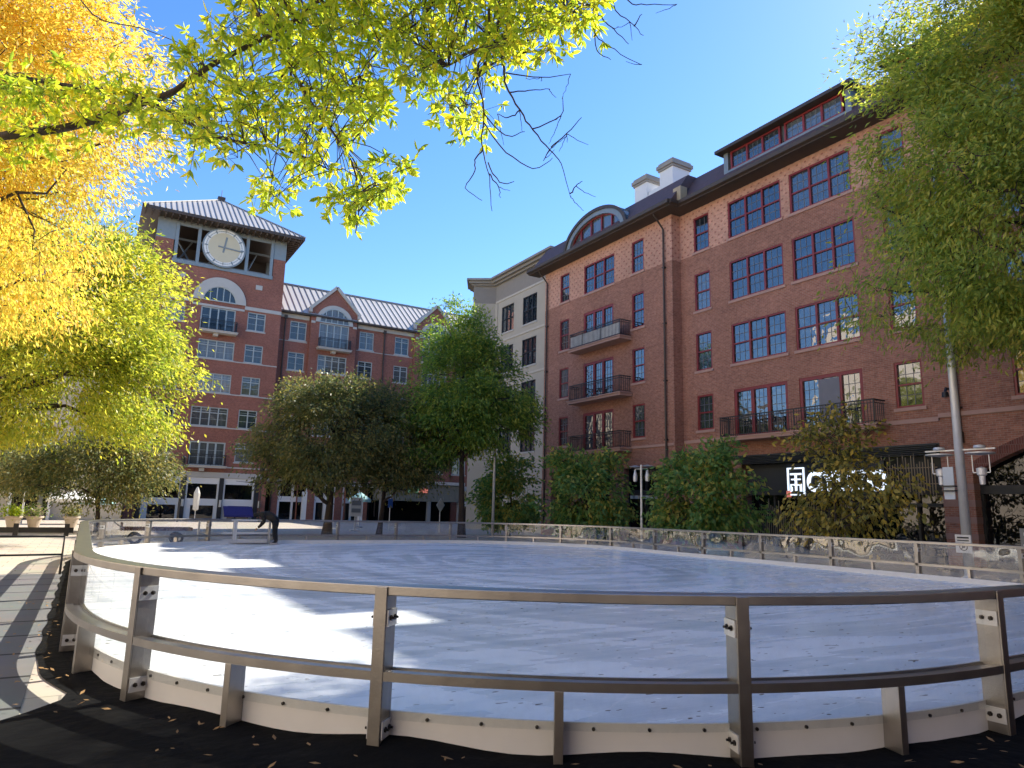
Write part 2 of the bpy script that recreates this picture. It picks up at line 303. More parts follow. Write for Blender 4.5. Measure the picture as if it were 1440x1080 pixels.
# children are written in world metres: link() shifts them by the parent's place unless loc is given (then loc is local)
def thing(name, label, cat, loc=(0, 0, 0), group=None):
    o = bpy.data.objects.new(name, None); COL.objects.link(o); o.location = loc; o.empty_display_size = .3
    return tag(o, label, cat, group)
def tag(o, label, cat, group=None):
    o['label'] = label; o['category'] = cat
    if group: o['group'] = group
    return o
def struct(name, mb, m, **k):
    o = mb.build(name, m, **k); o['kind'] = 'structure'; return o
def text_mesh(txt, size, depth, bold=0):
    c = bpy.data.curves.new('t', 'FONT'); c.body = txt; c.size = size; c.extrude = depth; c.offset = bold; c.align_x = 'CENTER'
    o = bpy.data.objects.new('t', c); COL.objects.link(o); dg = bpy.context.evaluated_depsgraph_get()
    me = bpy.data.meshes.new_from_object(o.evaluated_get(dg)); bpy.data.objects.remove(o); return me
def ell(cx, cz, rx, rz, a0, a1, n): return [(cx + rx * math.cos(a0 + (a1 - a0) * i / n), cz + rz * math.sin(a0 + (a1 - a0) * i / n)) for i in range(n + 1)]

# a facade: axis 'x' = wall in the plane X = p facing -X, u runs along +Y; axis 'y' = wall in the plane Y = p facing -Y, u runs along +X
class Facade:
    def __init__(s, axis, p): s.ax = axis; s.p = p
    def P(s, u, z, d=0): return (s.p + d, u, z) if s.ax == 'x' else (u, s.p + d, z)
    def box(s, mb, u0, u1, z0, z1, d0, d1, mi=0):
        if s.ax == 'x': mb.box(s.p + d0, s.p + d1, u0, u1, z0, z1, mi)
        else: mb.box(u0, u1, s.p + d0, s.p + d1, z0, z1, mi)
    def wall(s, mb, u0, u1, z0, z1, holes, reveal=.16, mi=0):
        us = sorted({u0, u1, *[q for h in holes for q in h[:2] if u0 < q < u1]}); zs = sorted({z0, z1, *[q for h in holes for q in h[2:] if z0 < q < z1]})
        for i in range(len(us) - 1):
            for j in range(len(zs) - 1):
                a, b, c, d = us[i], us[i + 1], zs[j], zs[j + 1]; mu, mz = (a + b) / 2, (c + d) / 2
                if any(h[0] < mu < h[1] and h[2] < mz < h[3] for h in holes): continue
                mb.add([s.P(a, c), s.P(b, c), s.P(b, d), s.P(a, d)], [(0, 1, 2, 3) if s.ax == 'y' else (3, 2, 1, 0)], mi)
        for h in holes:
            a, b, c, d = max(h[0], u0), min(h[1], u1), max(h[2], z0), min(h[3], z1)
            if a >= b or c >= d: continue
            for (p, q) in (((a, c), (a, d)), ((b, d), (b, c)), ((a, d), (b, d)), ((b, c), (a, c))):
                mb.add([s.P(*p), s.P(*q), s.P(*q, reveal), s.P(*p, reveal)], [(0, 1, 2, 3)], mi)
    def place(s, name, me, u, z, parent, d=0):
        o = link(name, me, parent, Vector(s.P(u, z, d)) - gloc(parent)); o.rotation_euler[2] = 0 if s.ax == 'x' else PI / 2; return o

WIN = {}
def win_meshes(kind, wd, h, n, fmat, gmat, smat, hung=True, transom=0, mun=(3, 2), sill=True, fw=.085):
    key = (kind, round(wd, 2), round(h, 2), n)
    if key in WIN: return WIN[key]
    f, g, m, s_ = MB(), MB(), MB(), MB()
    f.box(.03, .15, -wd / 2, -wd / 2 + fw, 0, h); f.box(.03, .15, wd / 2 - fw, wd / 2, 0, h); f.box(.03, .15, -wd / 2 + fw, wd / 2 - fw, 0, fw); f.box(.03, .15, -wd / 2 + fw, wd / 2 - fw, h - fw, h)
    iw = (wd - 2 * fw) / n
    for i in range(1, n): c = -wd / 2 + fw + i * iw; f.box(.035, .148, c - fw * .6, c + fw * .6, fw, h - fw)
    for i in range(n):
        a = -wd / 2 + fw + i * iw + (fw * .6 if i else 0); b = -wd / 2 + fw + (i + 1) * iw - (fw * .6 if i < n - 1 else 0)
        mids = []
        if hung: mids.append(h * .5)
        if transom: mids.append(h - transom)
        for q in mids: f.box(.05, .147, a, b, q - .035, q + .035)
        g.box(.112, .118, a, b, fw, h - fw)
        zz = [fw] + sorted(mids) + [h - fw]
        for j in range(len(zz) - 1):
            for k in range(1, mun[0]): c = a + (b - a) * k / mun[0]; m.box(.1, .1115, c - .011, c + .011, zz[j] + .035, zz[j + 1] - .035)
            for k in range(1, mun[1]): c = zz[j] + (zz[j + 1] - zz[j]) * k / mun[1]; m.box(.098, .1113, a, b, c - .011, c + .011)
    if sill: s_.box(-.06, .16, -wd / 2 - .09, wd / 2 + .09, -.13, 0)
    r = []
    for mb, mt, nm in ((f, fmat, 'window'), (g, gmat, 'pane'), (m, 'muntin' if fmat == 'red' else fmat, 'muntin'), (s_, smat, 'sill')):
        if not mb.v: r.append(None); continue
        me = bpy.data.meshes.new(nm); me.from_pydata(mb.v, [], mb.f); me.materials.append(MT[mt]); r.append(me)
    WIN[key] = r; return r
def window(fc, parent, u0, u1, z0, z1, n=1, style='red', **k):
    st = dict(red=('red', 'glass', 'sill'), grey=('greyframe', 'glasscurtain', 'stone'), dark=('darkframe', 'glass', 'stone'), shop=('darkframe', 'glassdark', 'stone'))[style]
    ms = win_meshes(style + str(k), u1 - u0, z1 - z0, n, *st, **k)
    wo = fc.place('window', ms[0], (u0 + u1) / 2, z0, parent)
    for me, nm in zip(ms[1:], ('pane', 'muntin', 'sill')):
        if me: o = bpy.data.objects.new(nm, me); COL.objects.link(o); o.parent = wo
    return wo
def balcony(fc, parent, u0, u1, zs, proj, rail=.98, slab=.2, slabm='sill', picket=.13, cover=None):
    b = MB(); fc.box(b, u0 - .08, u1 + .08, zs - slab, zs - .06, -proj - .06, 0); fc.box(b, u0 - .14, u1 + .14, zs - .06, zs, -proj - .12, .02)
    bo = b.build('balcony', slabm, parent)
    r = MB(); zt = zs + rail
    for (a, c) in ((zt - .05, zt), (zs + .08, zs + .11), (zt - .17, zt - .145)):
        fc.box(r, u0, u1, a, c, -proj, -proj + .045); fc.box(r, u0, u0 + .045, a, c, -proj + .045, -.02); fc.box(r, u1 - .045, u1, a, c, -proj + .045, -.02)
    n = int((u1 - u0) / picket)
    for i in range(n + 1): c = u0 + .02 + (u1 - u0 - .04) * i / n; q = .03 if i % 14 == 0 or i == n else .008; fc.box(r, c - q, c + q, zs, zt - .05, -proj + .012, -proj + .032)
    n = max(2, int(proj / picket))
    for i in range(1, n):
        for c in (u0 + .02, u1 - .02): d = -proj + proj * i / n; fc.box(r, c - .011, c + .011, zs + .1, zt - .05, d - .01, d + .01)
    r.build('railing', 'blackmetal', bo)
    if cover:
        c = MB(); fc.box(c, u0 + .06, u1 - .06, zs + .12, zt - .2, -proj + .05, -proj + .06); c.build('cloth_cover', cover, bo)
    return bo

# ================================================================== ground
g = MB(); g.add([(-400, -300, 0), (400, -300, 0), (400, 500, 0), (-400, 500, 0)], [(0, 1, 2, 3)]); struct('ground', g, 'plaza')
g = MB(); g.add([(-9, -6, .004), (-.25, -6, .004), (-.25, 18.4, .004), (-9, 18.4, .004)], [(0, 1, 2, 3)]); struct('walkway', g, 'deck')

# ================================================================== brick building on the right
BR = thing('apartment_building', 'long brown brick apartment building with red window frames, pink top storey and dark eaves', 'building', (27, 15, 0))
N_ = Facade('x', 26.8); F2 = Facade('x', 26.15)
heads = (7.68, 11.02, 14.32, 17.53); sills = (5.85, 8.98, 12.24, 15.55)
Y0 = -14.0; EAVE = 18.02
near_w = []; near_holes = []
def nadd(u0, u1, z0, z1, n): near_holes.append((u0, u1, z0, z1)); near_w.append((u0, u1, z0, z1, n))
for k in range(4):
    for (a, b, n) in ((24.75, 25.85, 1), (14.28, 15.36, 1), (9.0, 11.25, 2), (4.2, 7.3, 3), (-.2, 2.9, 3), (-5, -3.9, 1)): nadd(a, b, sills[k], heads[k], n)
    if k: nadd(20.22, 23.45, sills[k], heads[k], 3); nadd(16.62, 19.73, sills[k], heads[k], 3)
doors_n = ((20.3, 23.4), (16.68, 19.7))
for a, b in doors_n: near_holes.append((a, b, 5.3, 7.7))
low = [h for h in near_holes if h[2] < 15.4]; top = [h for h in near_holes if h[2] > 15.4]
wl = MB(); N_.wall(wl, Y0, 26.86, 4.42, 15.45, low); wl.build('wall', 'brick', BR)
wl = MB(); N_.wall(wl, Y0, 26.86, 15.45, EAVE, top); wl.build('wall', 'salmon', BR)
# street level of the near section: shop opening, striped pier, wide segmental arch, more wall
arc = [(4.6 + 8.2 * i / 24, 3.25 + 1.25 * (1 - ((i - 12) / 12) ** 2)) for i in range(25)]
wl = MB()
for i in range(24):
    (a, za), (b, zb) = arc[i], arc[i + 1]
    wl.add([N_.P(a, za), N_.P(b, zb), N_.P(b, 4.42), N_.P(a, 4.42)], [(3, 2, 1, 0)]); wl.add([N_.P(a, za), N_.P(b, zb), N_.P(b, zb, .5), N_.P(a, za, .5)], [(0, 1, 2, 3)])
N_.box(wl, Y0, 4.6, 0, 4.42, 0, .5); wl.build('wall', 'brick', BR)
ar = MB()
for i in range(24):
    (a, za), (b, zb) = arc[i], arc[i + 1]
    ar.add([N_.P(a, za - .004, -.012), N_.P(b, zb - .004, -.012), N_.P(b, zb + .42, -.012), N_.P(a, za + .42, -.012)], [(3, 2, 1, 0)])
ar.build('arch_band', brick_mat('arch_brick', (.2, .07, .052), (.13, .05, .04), (.22, .14, .11), .075, .3), BR)
def pier(fc, u0, u1, zt=3.3, ztop=4.42, d=-.05):
    q = MB(); z = 0; i = 0
    while z < zt - .01:
        h = .36 if i % 2 == 0 else .22
        fc.box(q, u0 - (.012 if i % 2 else 0), u1 + (.012 if i % 2 else 0), z, min(z + h, zt), d - (.012 if i % 2 else 0), 1.0, i % 2); z += h; i += 1
    fc.box(q, u0, u1, zt, ztop, d + .04, 1.0)
    q.build('pier', ['brick', 'stripe'], BR)
for a, b in ((12.8, 13.86), (23.1, 24.4), (25.7, 26.86)): pier(N_, a, b)
lb = MB(); N_.box(lb, 13.86, 26.86, 4.24, 4.42, -.02, 1.2); lb.build('lintel', 'darkframe', BR)
st = MB(); N_.box(st, 13.8, 26.8, 5.22, 5.38, -.05, .05); N_.box(st, Y0, 13.8, 5.34, 5.5, -.07, .05); st.build('stone_course', 'sill', BR)
def shopfront(fc, u0, u1, zt, n, d=.42, sillh=.25, tr=2.55):
    f, g_ = MB(), MB(); fc.box(g_, u0, u1, 0.02, zt, d + .05, d + .07); fc.box(f, u0, u1, 0, sillh, d - .05, d + .05); fc.box(f, u0, u1, tr, tr + .3, d - .05, d + .05); fc.box(f, u0, u1, zt - .12, zt, d - .05, d + .05)
    for i in range(n + 1): c = u0 + (u1 - u0) * i / n; fc.box(f, c - .05, c + .05, sillh, tr, d - .06, d + .05); fc.box(f, c - .04, c + .04, tr + .3, zt - .12, d - .05, d + .05)
    fo = f.build('shopfront', 'darkframe', BR); g_.build('pane', 'glassdark', fo)
shopfront(N_, 13.86, 23.1, 4.24, 7, d=.7); shopfront(N_, 24.4, 25.7, 4.24, 1)
shopfront(N_, 4.6, 12.8, 4.5, 5)
for a, b, z0, z1, n in near_w: window(N_, BR, a, b, z0, z1, n, mun=(3, 2))
def french(fc, par, u0, u1, z0, z1, n=3):
    o = window(fc, par, u0, u1, z0, z1, n, hung=False, mun=(3, 5), sill=False, fw=.15); return o
for a, b in doors_n: french(N_, BR, a, b, 5.3, 7.7)
cu = MB(); N_.box(cu, 17.75, 18.75, 5.42, 7.5, .02, .03); cu.build('grey_curtain', mat('grey_screen', (.2, .2, .22), .9), BR)
balcony(N_, BR, 15.8, 23.65, 5.27, .8)
# far section, standing 65 cm proud
FY0, FY1 = 26.86, 39.4
dz = -.04
fw_ = []; fh = []
for k, (z0, z1) in enumerate(((5.72, 7.63), (8.88, 10.88), (12.1, 14.2), (15.45, 17.42))):
    for a, b, n in ((29.15, 30.2, 1), (36.5, 37.55, 1)): fw_.append((a, b, z0, z1, n)); fh.append((a, b, z0, z1))
fw_.append((31.8, 34.87, 15.38, 17.3, 3)); fh.append((31.8, 34.87, 15.38, 17.3))
fd = [(31.9, 34.9, z, z + 2.42) for z in (5.2, 8.38, 11.7)]; fh += fd
wl = MB(); F2.wall(wl, FY0, FY1, 4.3, 15.35, [h for h in fh if h[2] < 15.36]); wl.add([F2.P(FY0, 0), F2.P(FY0, 15.35), (26.8, FY0, 15.35), (26.8, FY0, 0)], [(0, 1, 2, 3)]); wl.add([F2.P(FY1, 0), F2.P(FY1, 15.35), (40, FY1, 15.35), (40, FY1, 0)], [(3, 2, 1, 0)]); wl.build('wall', 'brick', BR)
wl = MB(); F2.wall(wl, FY0, FY1, 15.35, EAVE, [h for h in fh if h[2] > 15.36]); wl.add([F2.P(FY0, 15.35), F2.P(FY0, EAVE), (26.8, FY0, EAVE), (26.8, FY0, 15.35)], [(0, 1, 2, 3)]); wl.add([F2.P(FY1, 15.35), F2.P(FY1, EAVE), (40, FY1, EAVE), (40, FY1, 15.35)], [(3, 2, 1, 0)]); wl.build('wall', 'salmon', BR)
for a, b in ((26.87, 28.1), (31.0, 32.2), (35.3, 36.4), (38.3, 39.4)): pier(F2, a, b, 3.1, 4.3)
lb = MB(); F2.box(lb, 26.87, 39.4, 4.05, 4.3, -.02, 1.0); lb.build('lintel', 'brick', BR)
st = MB(); F2.box(st, 26.9, 39.4, 5.12, 5.26, -.05, .05); st.build('stone_course', 'sill', BR)
shopfront(F2, 28.1, 31.0, 4.05, 2); shopfront(F2, 32.2, 35.3, 4.05, 2); shopfront(F2, 36.4, 38.3, 4.05, 2)
for a, b, z0, z1, n in fw_: window(F2, BR, a, b, z0, z1, n)
for i, (a, b, z0, z1) in enumerate(fd):
    french(F2, BR, a, b, z0, z1); balcony(F2, BR, 30.3, 35.25, z0 - .03, .85, cover=mat('pale_reed_screen', (.62, .6, .55), .9, var=.3) if i == 2 else None)
# eaves, gutter, mansard, dormers
ev = MB(); ev.box(25.85, 26.8, Y0, 26.0, EAVE, EAVE + .05); ev.box(25.2, 26.15, 26.0, FY1 + .8, EAVE, EAVE + .05); ev.box(26.15, 27.4, 26.0, 26.86, EAVE, EAVE + .05); ev.build('soffit', 'soffit', BR)
gu = MB()
prof = [(0, .05), (-.14, .12), (-.16, .3), (-.06, .34), (.1, .34), (.1, .05)]
gu.prism(prof, lambda p, t: (25.83 + p[0], t, EAVE + p[1]), Y0, 26.0); gu.prism(prof, lambda p, t: (25.18 + p[0], t, EAVE + p[1]), 26.0, FY1 + .8); gu.prism(prof, lambda p, t: (t, 26.0 + p[0], EAVE + p[1]), 25.18, 25.83)
gu.build('gutter', 'bronze', BR)
rf = MB()
def mans(x0, ya, yb, zt=20.15):
    rf.add([(x0, ya, EAVE + .3), (x0, yb, EAVE + .3), (x0 + 1.35, yb, zt), (x0 + 1.35, ya, zt), (x0 + 14, yb, zt + .3), (x0 + 14, ya, zt + .3), (x0 + 14, ya, EAVE), (x0 + 14, yb, EAVE)], [(3, 2, 1, 0), (3, 5, 4, 2), (0, 6, 5, 3), (1, 2, 4, 7)])
mans(25.93, Y0, 26.0); mans(25.28, 26.0, FY1 + .6); rf.build('roof', 'slate', BR)
def dormer(y0, y1, n):
    d = MB(); d.box(26.35, 29, y0, y1, EAVE + .5, 19.0); d.box(26.35, 29, y0, y0 + .28, 19.0, 20.0); d.box(26.35, 29, y1 - .28, y1, 19.0, 20.0); d.box(26.6, 29, y0 + .28, y1 - .28, 19.0, 20.0)
    do = d.build('dormer', 'zinc', BR); e = MB(); e.box(25.95, 29.3, y0 - .25, y1 + .25, 20.0, 20.16); e.build('dormer_roof', 'bronze', do)
    D = Facade('x', 26.36); w0 = y0 + .3; m = (y1 - y0 - .6) / n
    for i in range(n): f_ = window(D, do, w0 + i * m + .12, w0 + (i + 1) * m - .12, 19.0, 19.98, 3, hung=False, sill=False, mun=(3, 2)); f_.scale.x = 1
dormer(16.1, 23.2, 2); dormer(3.5, 14.4, 3)
# eyebrow dormer with an arched window
ed = MB(); o1 = ell(33.05, 18.36, 3.15, 2.0, 0, PI, 30); o2 = ell(33.05, 18.36, 2.62, 1.58, 0, PI, 30)
for i in range(30):
    a, b, c, d = o1[i], o1[i + 1], o2[i + 1], o2[i]
    ed.add([(25.5, *a), (25.5, *b), (25.5, *c), (25.5, *d)], [(0, 1, 2, 3)]); ed.add([(25.5, *a), (25.5, *b), (28.8, *b), (28.8, *a)], [(3, 2, 1, 0)]); ed.add([(25.5, *d), (25.5, *c), (25.8, *c), (25.8, *d)], [(0, 1, 2, 3)])
    if i % 3 == 0: ed.beam((25.55, a[0], a[1] + .02), (28.8, a[0], a[1] + .02), .05, .06)
edo = ed.build('arched_dormer', 'zinc', BR)
tr = MB()
for i in range(30):
    a, b = ell(33.05, 18.36, 3.22, 2.07, 0, PI, 30)[i:i + 2]; c, d = ell(33.05, 18.36, 3.0, 1.86, 0, PI, 30)[i:i + 2]
    tr.add([(25.42, *a), (25.42, *b), (25.42, *d), (25.42, *c), (25.55, *a), (25.55, *b), (25.55, *d), (25.55, *c)], [(0, 1, 2, 3), (0, 4, 5, 1), (3, 2, 6, 7)])
tr.build('arch_trim', 'bronze', edo)
gl = MB(); q = ell(33.05, 18.36, 2.62, 1.58, 0, PI, 30); gl.add([(25.78, *p) for p in q], [tuple(range(31))]); 
fr = MB()
for i in range(30): fr.beam((25.72, *q[i]), (25.72, *q[i + 1]), .1, .12)
fr.box(25.67, 25.77, 30.45, 35.65, 18.36, 18.46)
for yy in (31.5, 32.5, 33.55, 34.6): zt_ = 18.36 + 1.58 * math.sqrt(max(0, 1 - ((yy - 33.05) / 2.62) ** 2)); fr.box(25.68, 25.77, yy - .05, yy + .05, 18.46, zt_ - .03)
fo = fr.build('window', 'red', edo); gl.build('pane', 'glass', fo)
# chimneys, leader box, downspouts
for (yc, hw, zt_) in ((33.45, .6, 24.0), (31.0, .6, 24.1)):
    c = MB(); c.box(29.8, 31.3, yc - hw, yc + hw, 20.2, zt_ - .55); co = c.build('chimney', 'stucco', BR)
    k = MB(); k.box(29.72, 31.38, yc - hw - .08, yc + hw + .08, zt_ - .55, zt_ - .4); k.box(29.64, 31.46, yc - hw - .16, yc + hw + .16, zt_ - .4, zt_ - .16); k.box(29.74, 31.36, yc - hw - .06, yc + hw + .06, zt_ - .16, zt_); k.build('chimney_cap', 'capstone', co)
c = MB(); c.box(29.95, 31.2, 31.62, 32.83, 20.2, 22.75); c.build('parapet', 'stucco', BR)
c = MB(); c.box(25.75, 26.25, 25.72, 26.28, EAVE + .34, EAVE + 1.15); c.build('roof_vent', mat('copper_tan', (.42, .33, .2), .5), BR)
def downspout(fc, u, zb, zt_, d=-.12, kick=.8):
    t_ = MB(); t_.tube([fc.P(u + .0, zt_ + .1, -kick), fc.P(u, zt_ - .05, -kick), fc.P(u, zt_ - .75, d), fc.P(u, zb, d)], .055, 8)
    z = zb + 1
    while z < zt_ - 1: fc.box(t_, u - .09, u + .09, z, z + .07, d - .06, 0); z += 3.2
    t_.build('downspout', 'bronze', BR)
downspout(F2, 27.4, 4.4, EAVE); downspout(F2, 39.0, .3, EAVE); downspout(N_, 13.05, 4.6, EAVE)
lamp = MB(); N_.box(lamp, 12.98, 13.2, 4.35, 4.75, -.3, -.02); lamp.build('leader_box', 'bronze', BR)
wl_ = MB(); wl_.tube([N_.P(13.3, 6.35), N_.P(13.3, 6.35, -.35), N_.P(13.3, 6.15, -.42)], .05, 8); wl_.lathe([(0, 0), (.12, .02), (.1, .2), (.0, .22)], N_.P(13.3, 6.0, -.42)); wl_.build('wall_lamp', 'blackmetal', BR)
# bamboo slat screens and header louvres over the restaurant front
sl = MB(); rnd = random.Random(4)
for i in range(46):
    u = 13.98 + i * .052 * 2.0
    if u > 17.2: break
    a = rnd.uniform(2.25, 2.7); N_.box(sl, u - .014, u + .014, a, rnd.uniform(3.6, 4.1), -.28, -.25)
for i in range(70):
    u = 17.6 + i * .105
    if u > 23.0: break
    N_.box(sl, u - .014, u + .014, .35, 1.1 + .9 * abs(math.sin(u * 1.7)) + rnd.uniform(0, .5), -.28, -.25)
for z in (2.9, 3.5): N_.box(sl, 13.9, 17.2, z, z + .03, -.25, -.2)
sl.build('bamboo_screen', 'bamboo', BR)
hd = MB()
for i in range(6): N_.box(hd, 13.9, 23.1, 3.98 + i * .07, 4.01 + i * .07, -.3 + .02 * i, -.02)
N_.box(hd, 13.9, 17.3, 2.08, 2.2, -.1, .4); N_.box(hd, 13.9, 23.0, 2.55, 3.98, .3, .4)
hd.build('header_louvres', 'darkframe', BR)
sc = MB(); 
for i in range(5): sc = MB(); yy = 28.5 + i * .42; F2.box(sc, yy, yy + .2, 2.35, 2.52, -.06, .3); sc.build('spotlight', 'cream', BR)

# lit sign over the restaurant
SG = thing('illuminated_sign', 'white lit restaurant sign reading GYUZO beside a square logo, half hidden by the yellowing tree', 'sign', (26.42, 18, 2.5))
bx = MB(); bx.box(26.4, 26.5, 15.8, 20.3, 2.35, 3.85); bx.build('backboard', 'blackmetal', SG)
def txt_on_x(txt, size, y, z, x, parent, m, nm, depth=.03, bold=.012, sx=1.0):
    me = text_mesh(txt, size, depth, bold); me.materials.append(MT[m]); o = bpy.data.objects.new(nm, me); COL.objects.link(o)
    o.parent = parent; o.location = Vector((x, y, z)) - gloc(parent); o.rotation_euler = (PI / 2, 0, -PI / 2); o.scale.x = sx; return o
txt_on_x('GYUZO', 1.15, 17.45, 2.68, 26.36, SG, 'ledwhite', 'lettering', bold=.03, sx=.88)
lg = MB()
for (a, b, c, d) in ((19.35, 20.2, 3.64, 3.7), (19.35, 20.2, 2.5, 2.56), (19.35, 19.41, 2.56, 3.64), (20.14, 20.2, 2.56, 3.64), (19.5, 20.05, 3.38, 3.46), (19.55, 20.0, 3.16, 3.22), (19.74, 19.82, 2.7, 3.38), (19.5, 20.05, 2.92, 2.99), (19.5, 19.58, 2.66, 2.92), (19.97, 20.05, 2.66, 2.92)): lg.box(26.34, 26.4, a, b, c, d)
lg.build('logo', 'ledwhite', SG)
lg = MB(); lg.box(26.33, 26.39, 20.06, 20.26, 2.42, 2.7); lg.build('red_seal', 'ledred', SG)

# ================================================================== beige building beyond it
BG = thing('beige_building', 'beige apartment building with dark windows and a flat brown cornice behind the brown brick one', 'building', (28, 45, 0))
B_ = Facade('x', 27.4); hl = []; bw = []
for k, (z0, z1) in enumerate(((5.8, 7.75), (9.05, 11.1), (12.3, 14.42), (15.6, 17.8))):
    for a, b in ((42.4, 44.4), (45.75, 47.65)): hl.append((a, b, z0, z1)); bw.append((a, b, z0, z1))
wl = MB(); B_.wall(wl, 39.4, 48.7, 0, 18.4, hl)
D = Facade('y', 48.7)
wl.add([(27.4, 48.7, 0), (27.4, 48.7, 18.4), (25.8, 49.7, 18.4), (25.8, 49.7, 0)], [(0, 1, 2, 3)]); wl.add([(25.8, 49.7, 0), (25.8, 49.7, 18.4), (26.6, 51, 18.4), (26.6, 51, 0)], [(0, 1, 2, 3)]); wl.add([(26.6, 51, 0), (26.6, 51, 18.4), (40, 51, 18.4), (40, 51, 0)], [(0, 1, 2, 3)])
wl.build('wall', 'beige', BG)
wl = MB(); pl = [(27.4, 39.6), (27.4, 48.7), (25.8, 49.7), (26.6, 51), (40, 51), (40, 39.6)]
wl.prism(pl, lambda p, t: (p[0], p[1], t), 18.4, 20.0); wl.build('parapet', 'tan', BG)
cn = MB()
def off(pl, d): return [(27.4 - d, 39.6), (27.4 - d, 48.7 - d * .4), (25.8 - d, 49.7 - d * .2), (26.6 - d * .4, 51 + d), (40, 51 + d), (40, 39.6)]
for (d, a, b) in ((.25, 19.9, 20.05), (.5, 20.05, 20.25), (.75, 20.25, 20.42)): cn.prism(off(pl, d), lambda p, t: (p[0], p[1], t), a, b)
cn.build('cornice', 'capstone', BG)
bd = MB()
for z in (18.35, 14.9, 11.6, 8.3, 5.2): B_.box(bd, 39.4, 48.6, z, z + .16, -.06, .02)
bd.build('stone_bands', mat('light_band', (.55, .5, .41), .85), BG)
for a, b, z0, z1 in bw: window(B_, BG, a, b, z0, z1, 3, style='dark', mun=(1, 1), fw=.06)
px_ = MB(); px_.box(27.34, 27.4, 48.3, 48.7, 0, 18.3); px_.build('corner_trim', 'beige', BG)

# ================================================================== clock tower
def T(u): return 1.12 * u
def TZ(z): return 1.12 * z - .194
TW = thing('clock_tower', 'red brick tower with open belfry, round cream clock and hipped metal roof', 'tower', (T(7.52), 72.9, 0))
C_ = Facade('y', 67.2); uc = T(7.52); u0, u1 = T(2.45), T(12.6)
rows = [(TZ(15.8), TZ(17.36)), (TZ(13.05), TZ(14.58)), (TZ(10.3), TZ(11.85)), (TZ(7.54), TZ(9.08)), (TZ(4.8), TZ(6.35))]
hl = []; tw = []
for k, (z0, z1) in enumerate(rows):
    tw.append((T(9.92), T(11.36), z0, z1, 2)); tw.append((T(3.68), T(5.12), z0, z1, 2))
    if 0 < k < 4: tw.append((T(6.35), T(9.1), z0, z1, 4))
hl = [t_[:4] for t_ in tw] + [(T(6.3), T(8.95), TZ(15.3), TZ(17.3)), (T(6.5), T(9.15), TZ(4.42), TZ(6.3))]
wl = MB(); C_.wall(wl, u0, u1, TZ(3.9), TZ(20.5), hl, mi=0)
for (a, b) in ((u0, T(3.75)), (T(11.6), u1)): C_.box(wl, a, b, TZ(20.5), TZ(22.4), 0, .35)
for a, z0, z1 in ((u0, 0, TZ(22.4)), (u1, 0, TZ(22.4))): wl.add([(a, 67.2, z0), (a, 67.2, z1), (a, 78.5, z1), (a, 78.5, z0)], [(0, 1, 2, 3) if a > uc else (3, 2, 1, 0)])
wl.add([(u0, 78.5, 0), (u0, 78.5, TZ(22.4)), (u1, 78.5, TZ(22.4)), (u1, 78.5, 0)], [(0, 1, 2, 3)])
wl.build('wall', 'redbrick', TW)
fl = MB(); fl.box(u0 + .2, u1 - .2, 67.5, 78.3, TZ(20.4), TZ(20.55)); fl.build('belfry_floor', 'tan', TW); fl = MB(); fl.box(u0 + .1, u1 - .1, 67.4, 78.4, TZ(24.25), TZ(24.35)); fl.build('belfry_ceiling', 'soffit', TW)
for a, b, z0, z1, n in tw: window(C_, TW, a, b, z0, z1, n, style='grey', hung=False, transom=.5, mun=(1, 2), fw=.08)
window(C_, TW, T(6.3), T(8.95), TZ(15.3), TZ(17.3), 4, style='grey', hung=False, mun=(1, 3), sill=False, fw=.1)
window(C_, TW, T(6.5), T(9.15), TZ(4.42), TZ(6.3), 4, style='grey', hung=False, mun=(1, 3), sill=False, fw=.12)
dk = MB(); C_.box(dk, T(7.0), T(8.3), TZ(15.35), TZ(17.05), .06, .1); dk.build('dark_doors', 'glassdark', TW)
def one(nm, m, par, fn):
    q = MB(); fn(q); return q.build(nm, m, par)
for q_ in [(u0, T(5.62), TZ(17.5), TZ(17.8), -.09, .02), (T(9.62), u1, TZ(17.5), TZ(17.8), -.09, .02), (T(5.62), T(9.62), TZ(17.32), TZ(17.5), -.05, .02), (T(5.9), T(12.6), TZ(4.27), TZ(4.37), -.1, .02)] + [(u0, u1, rows[k][0] - .13, rows[k][0] - .03, -.03, .01) for k in (1, 2, 3)]: one('stone_course', 'stone', TW, lambda q: C_.box(q, *q_))
def arch(par, fc, cu, cz, ri, ro, m, proj=.1, n=28, nm='stone_arch'):
    a = MB(); oi = ell(cu, cz, ri, ri, 0, PI, n); oo = ell(cu, cz, ro, ro, 0, PI, n)
    for i in range(n):
        vs = [fc.P(*oo[i], -proj), fc.P(*oo[i + 1], -proj), fc.P(*oi[i + 1], -proj), fc.P(*oi[i], -proj), fc.P(*oo[i], 0), fc.P(*oo[i + 1], 0), fc.P(*oi[i + 1], .1), fc.P(*oi[i], .1)]
        a.add(vs, [(0, 1, 2, 3), (0, 4, 5, 1), (3, 2, 6, 7)])
    return a.build(nm, m, par)
def fanlight(par, fc, cu, cz, r, nm=5):
    q = ell(cu, cz, r, r, 0, PI, 28); g_ = MB(); g_.add([fc.P(*p, -.02) for p in q], [tuple(range(29))]); f = MB()
    for i in range(28): a, b = fc.P(*q[i], -.05), fc.P(*q[i + 1], -.05); f.beam(a, b, .1, .1)
    fc.box(f, cu - r, cu + r, cz, cz + .1, -.09, -.03)
    for i in range(1, nm): c = cu - r + 2 * r * i / nm; h = math.sqrt(r * r - (c - cu) ** 2); fc.box(f, c - .04, c + .04, cz + .1, cz + h - .03, -.07, -.03)
    fo = f.build('window', 'greyframe', par); g_.build('pane', 'glasscurtain', fo)
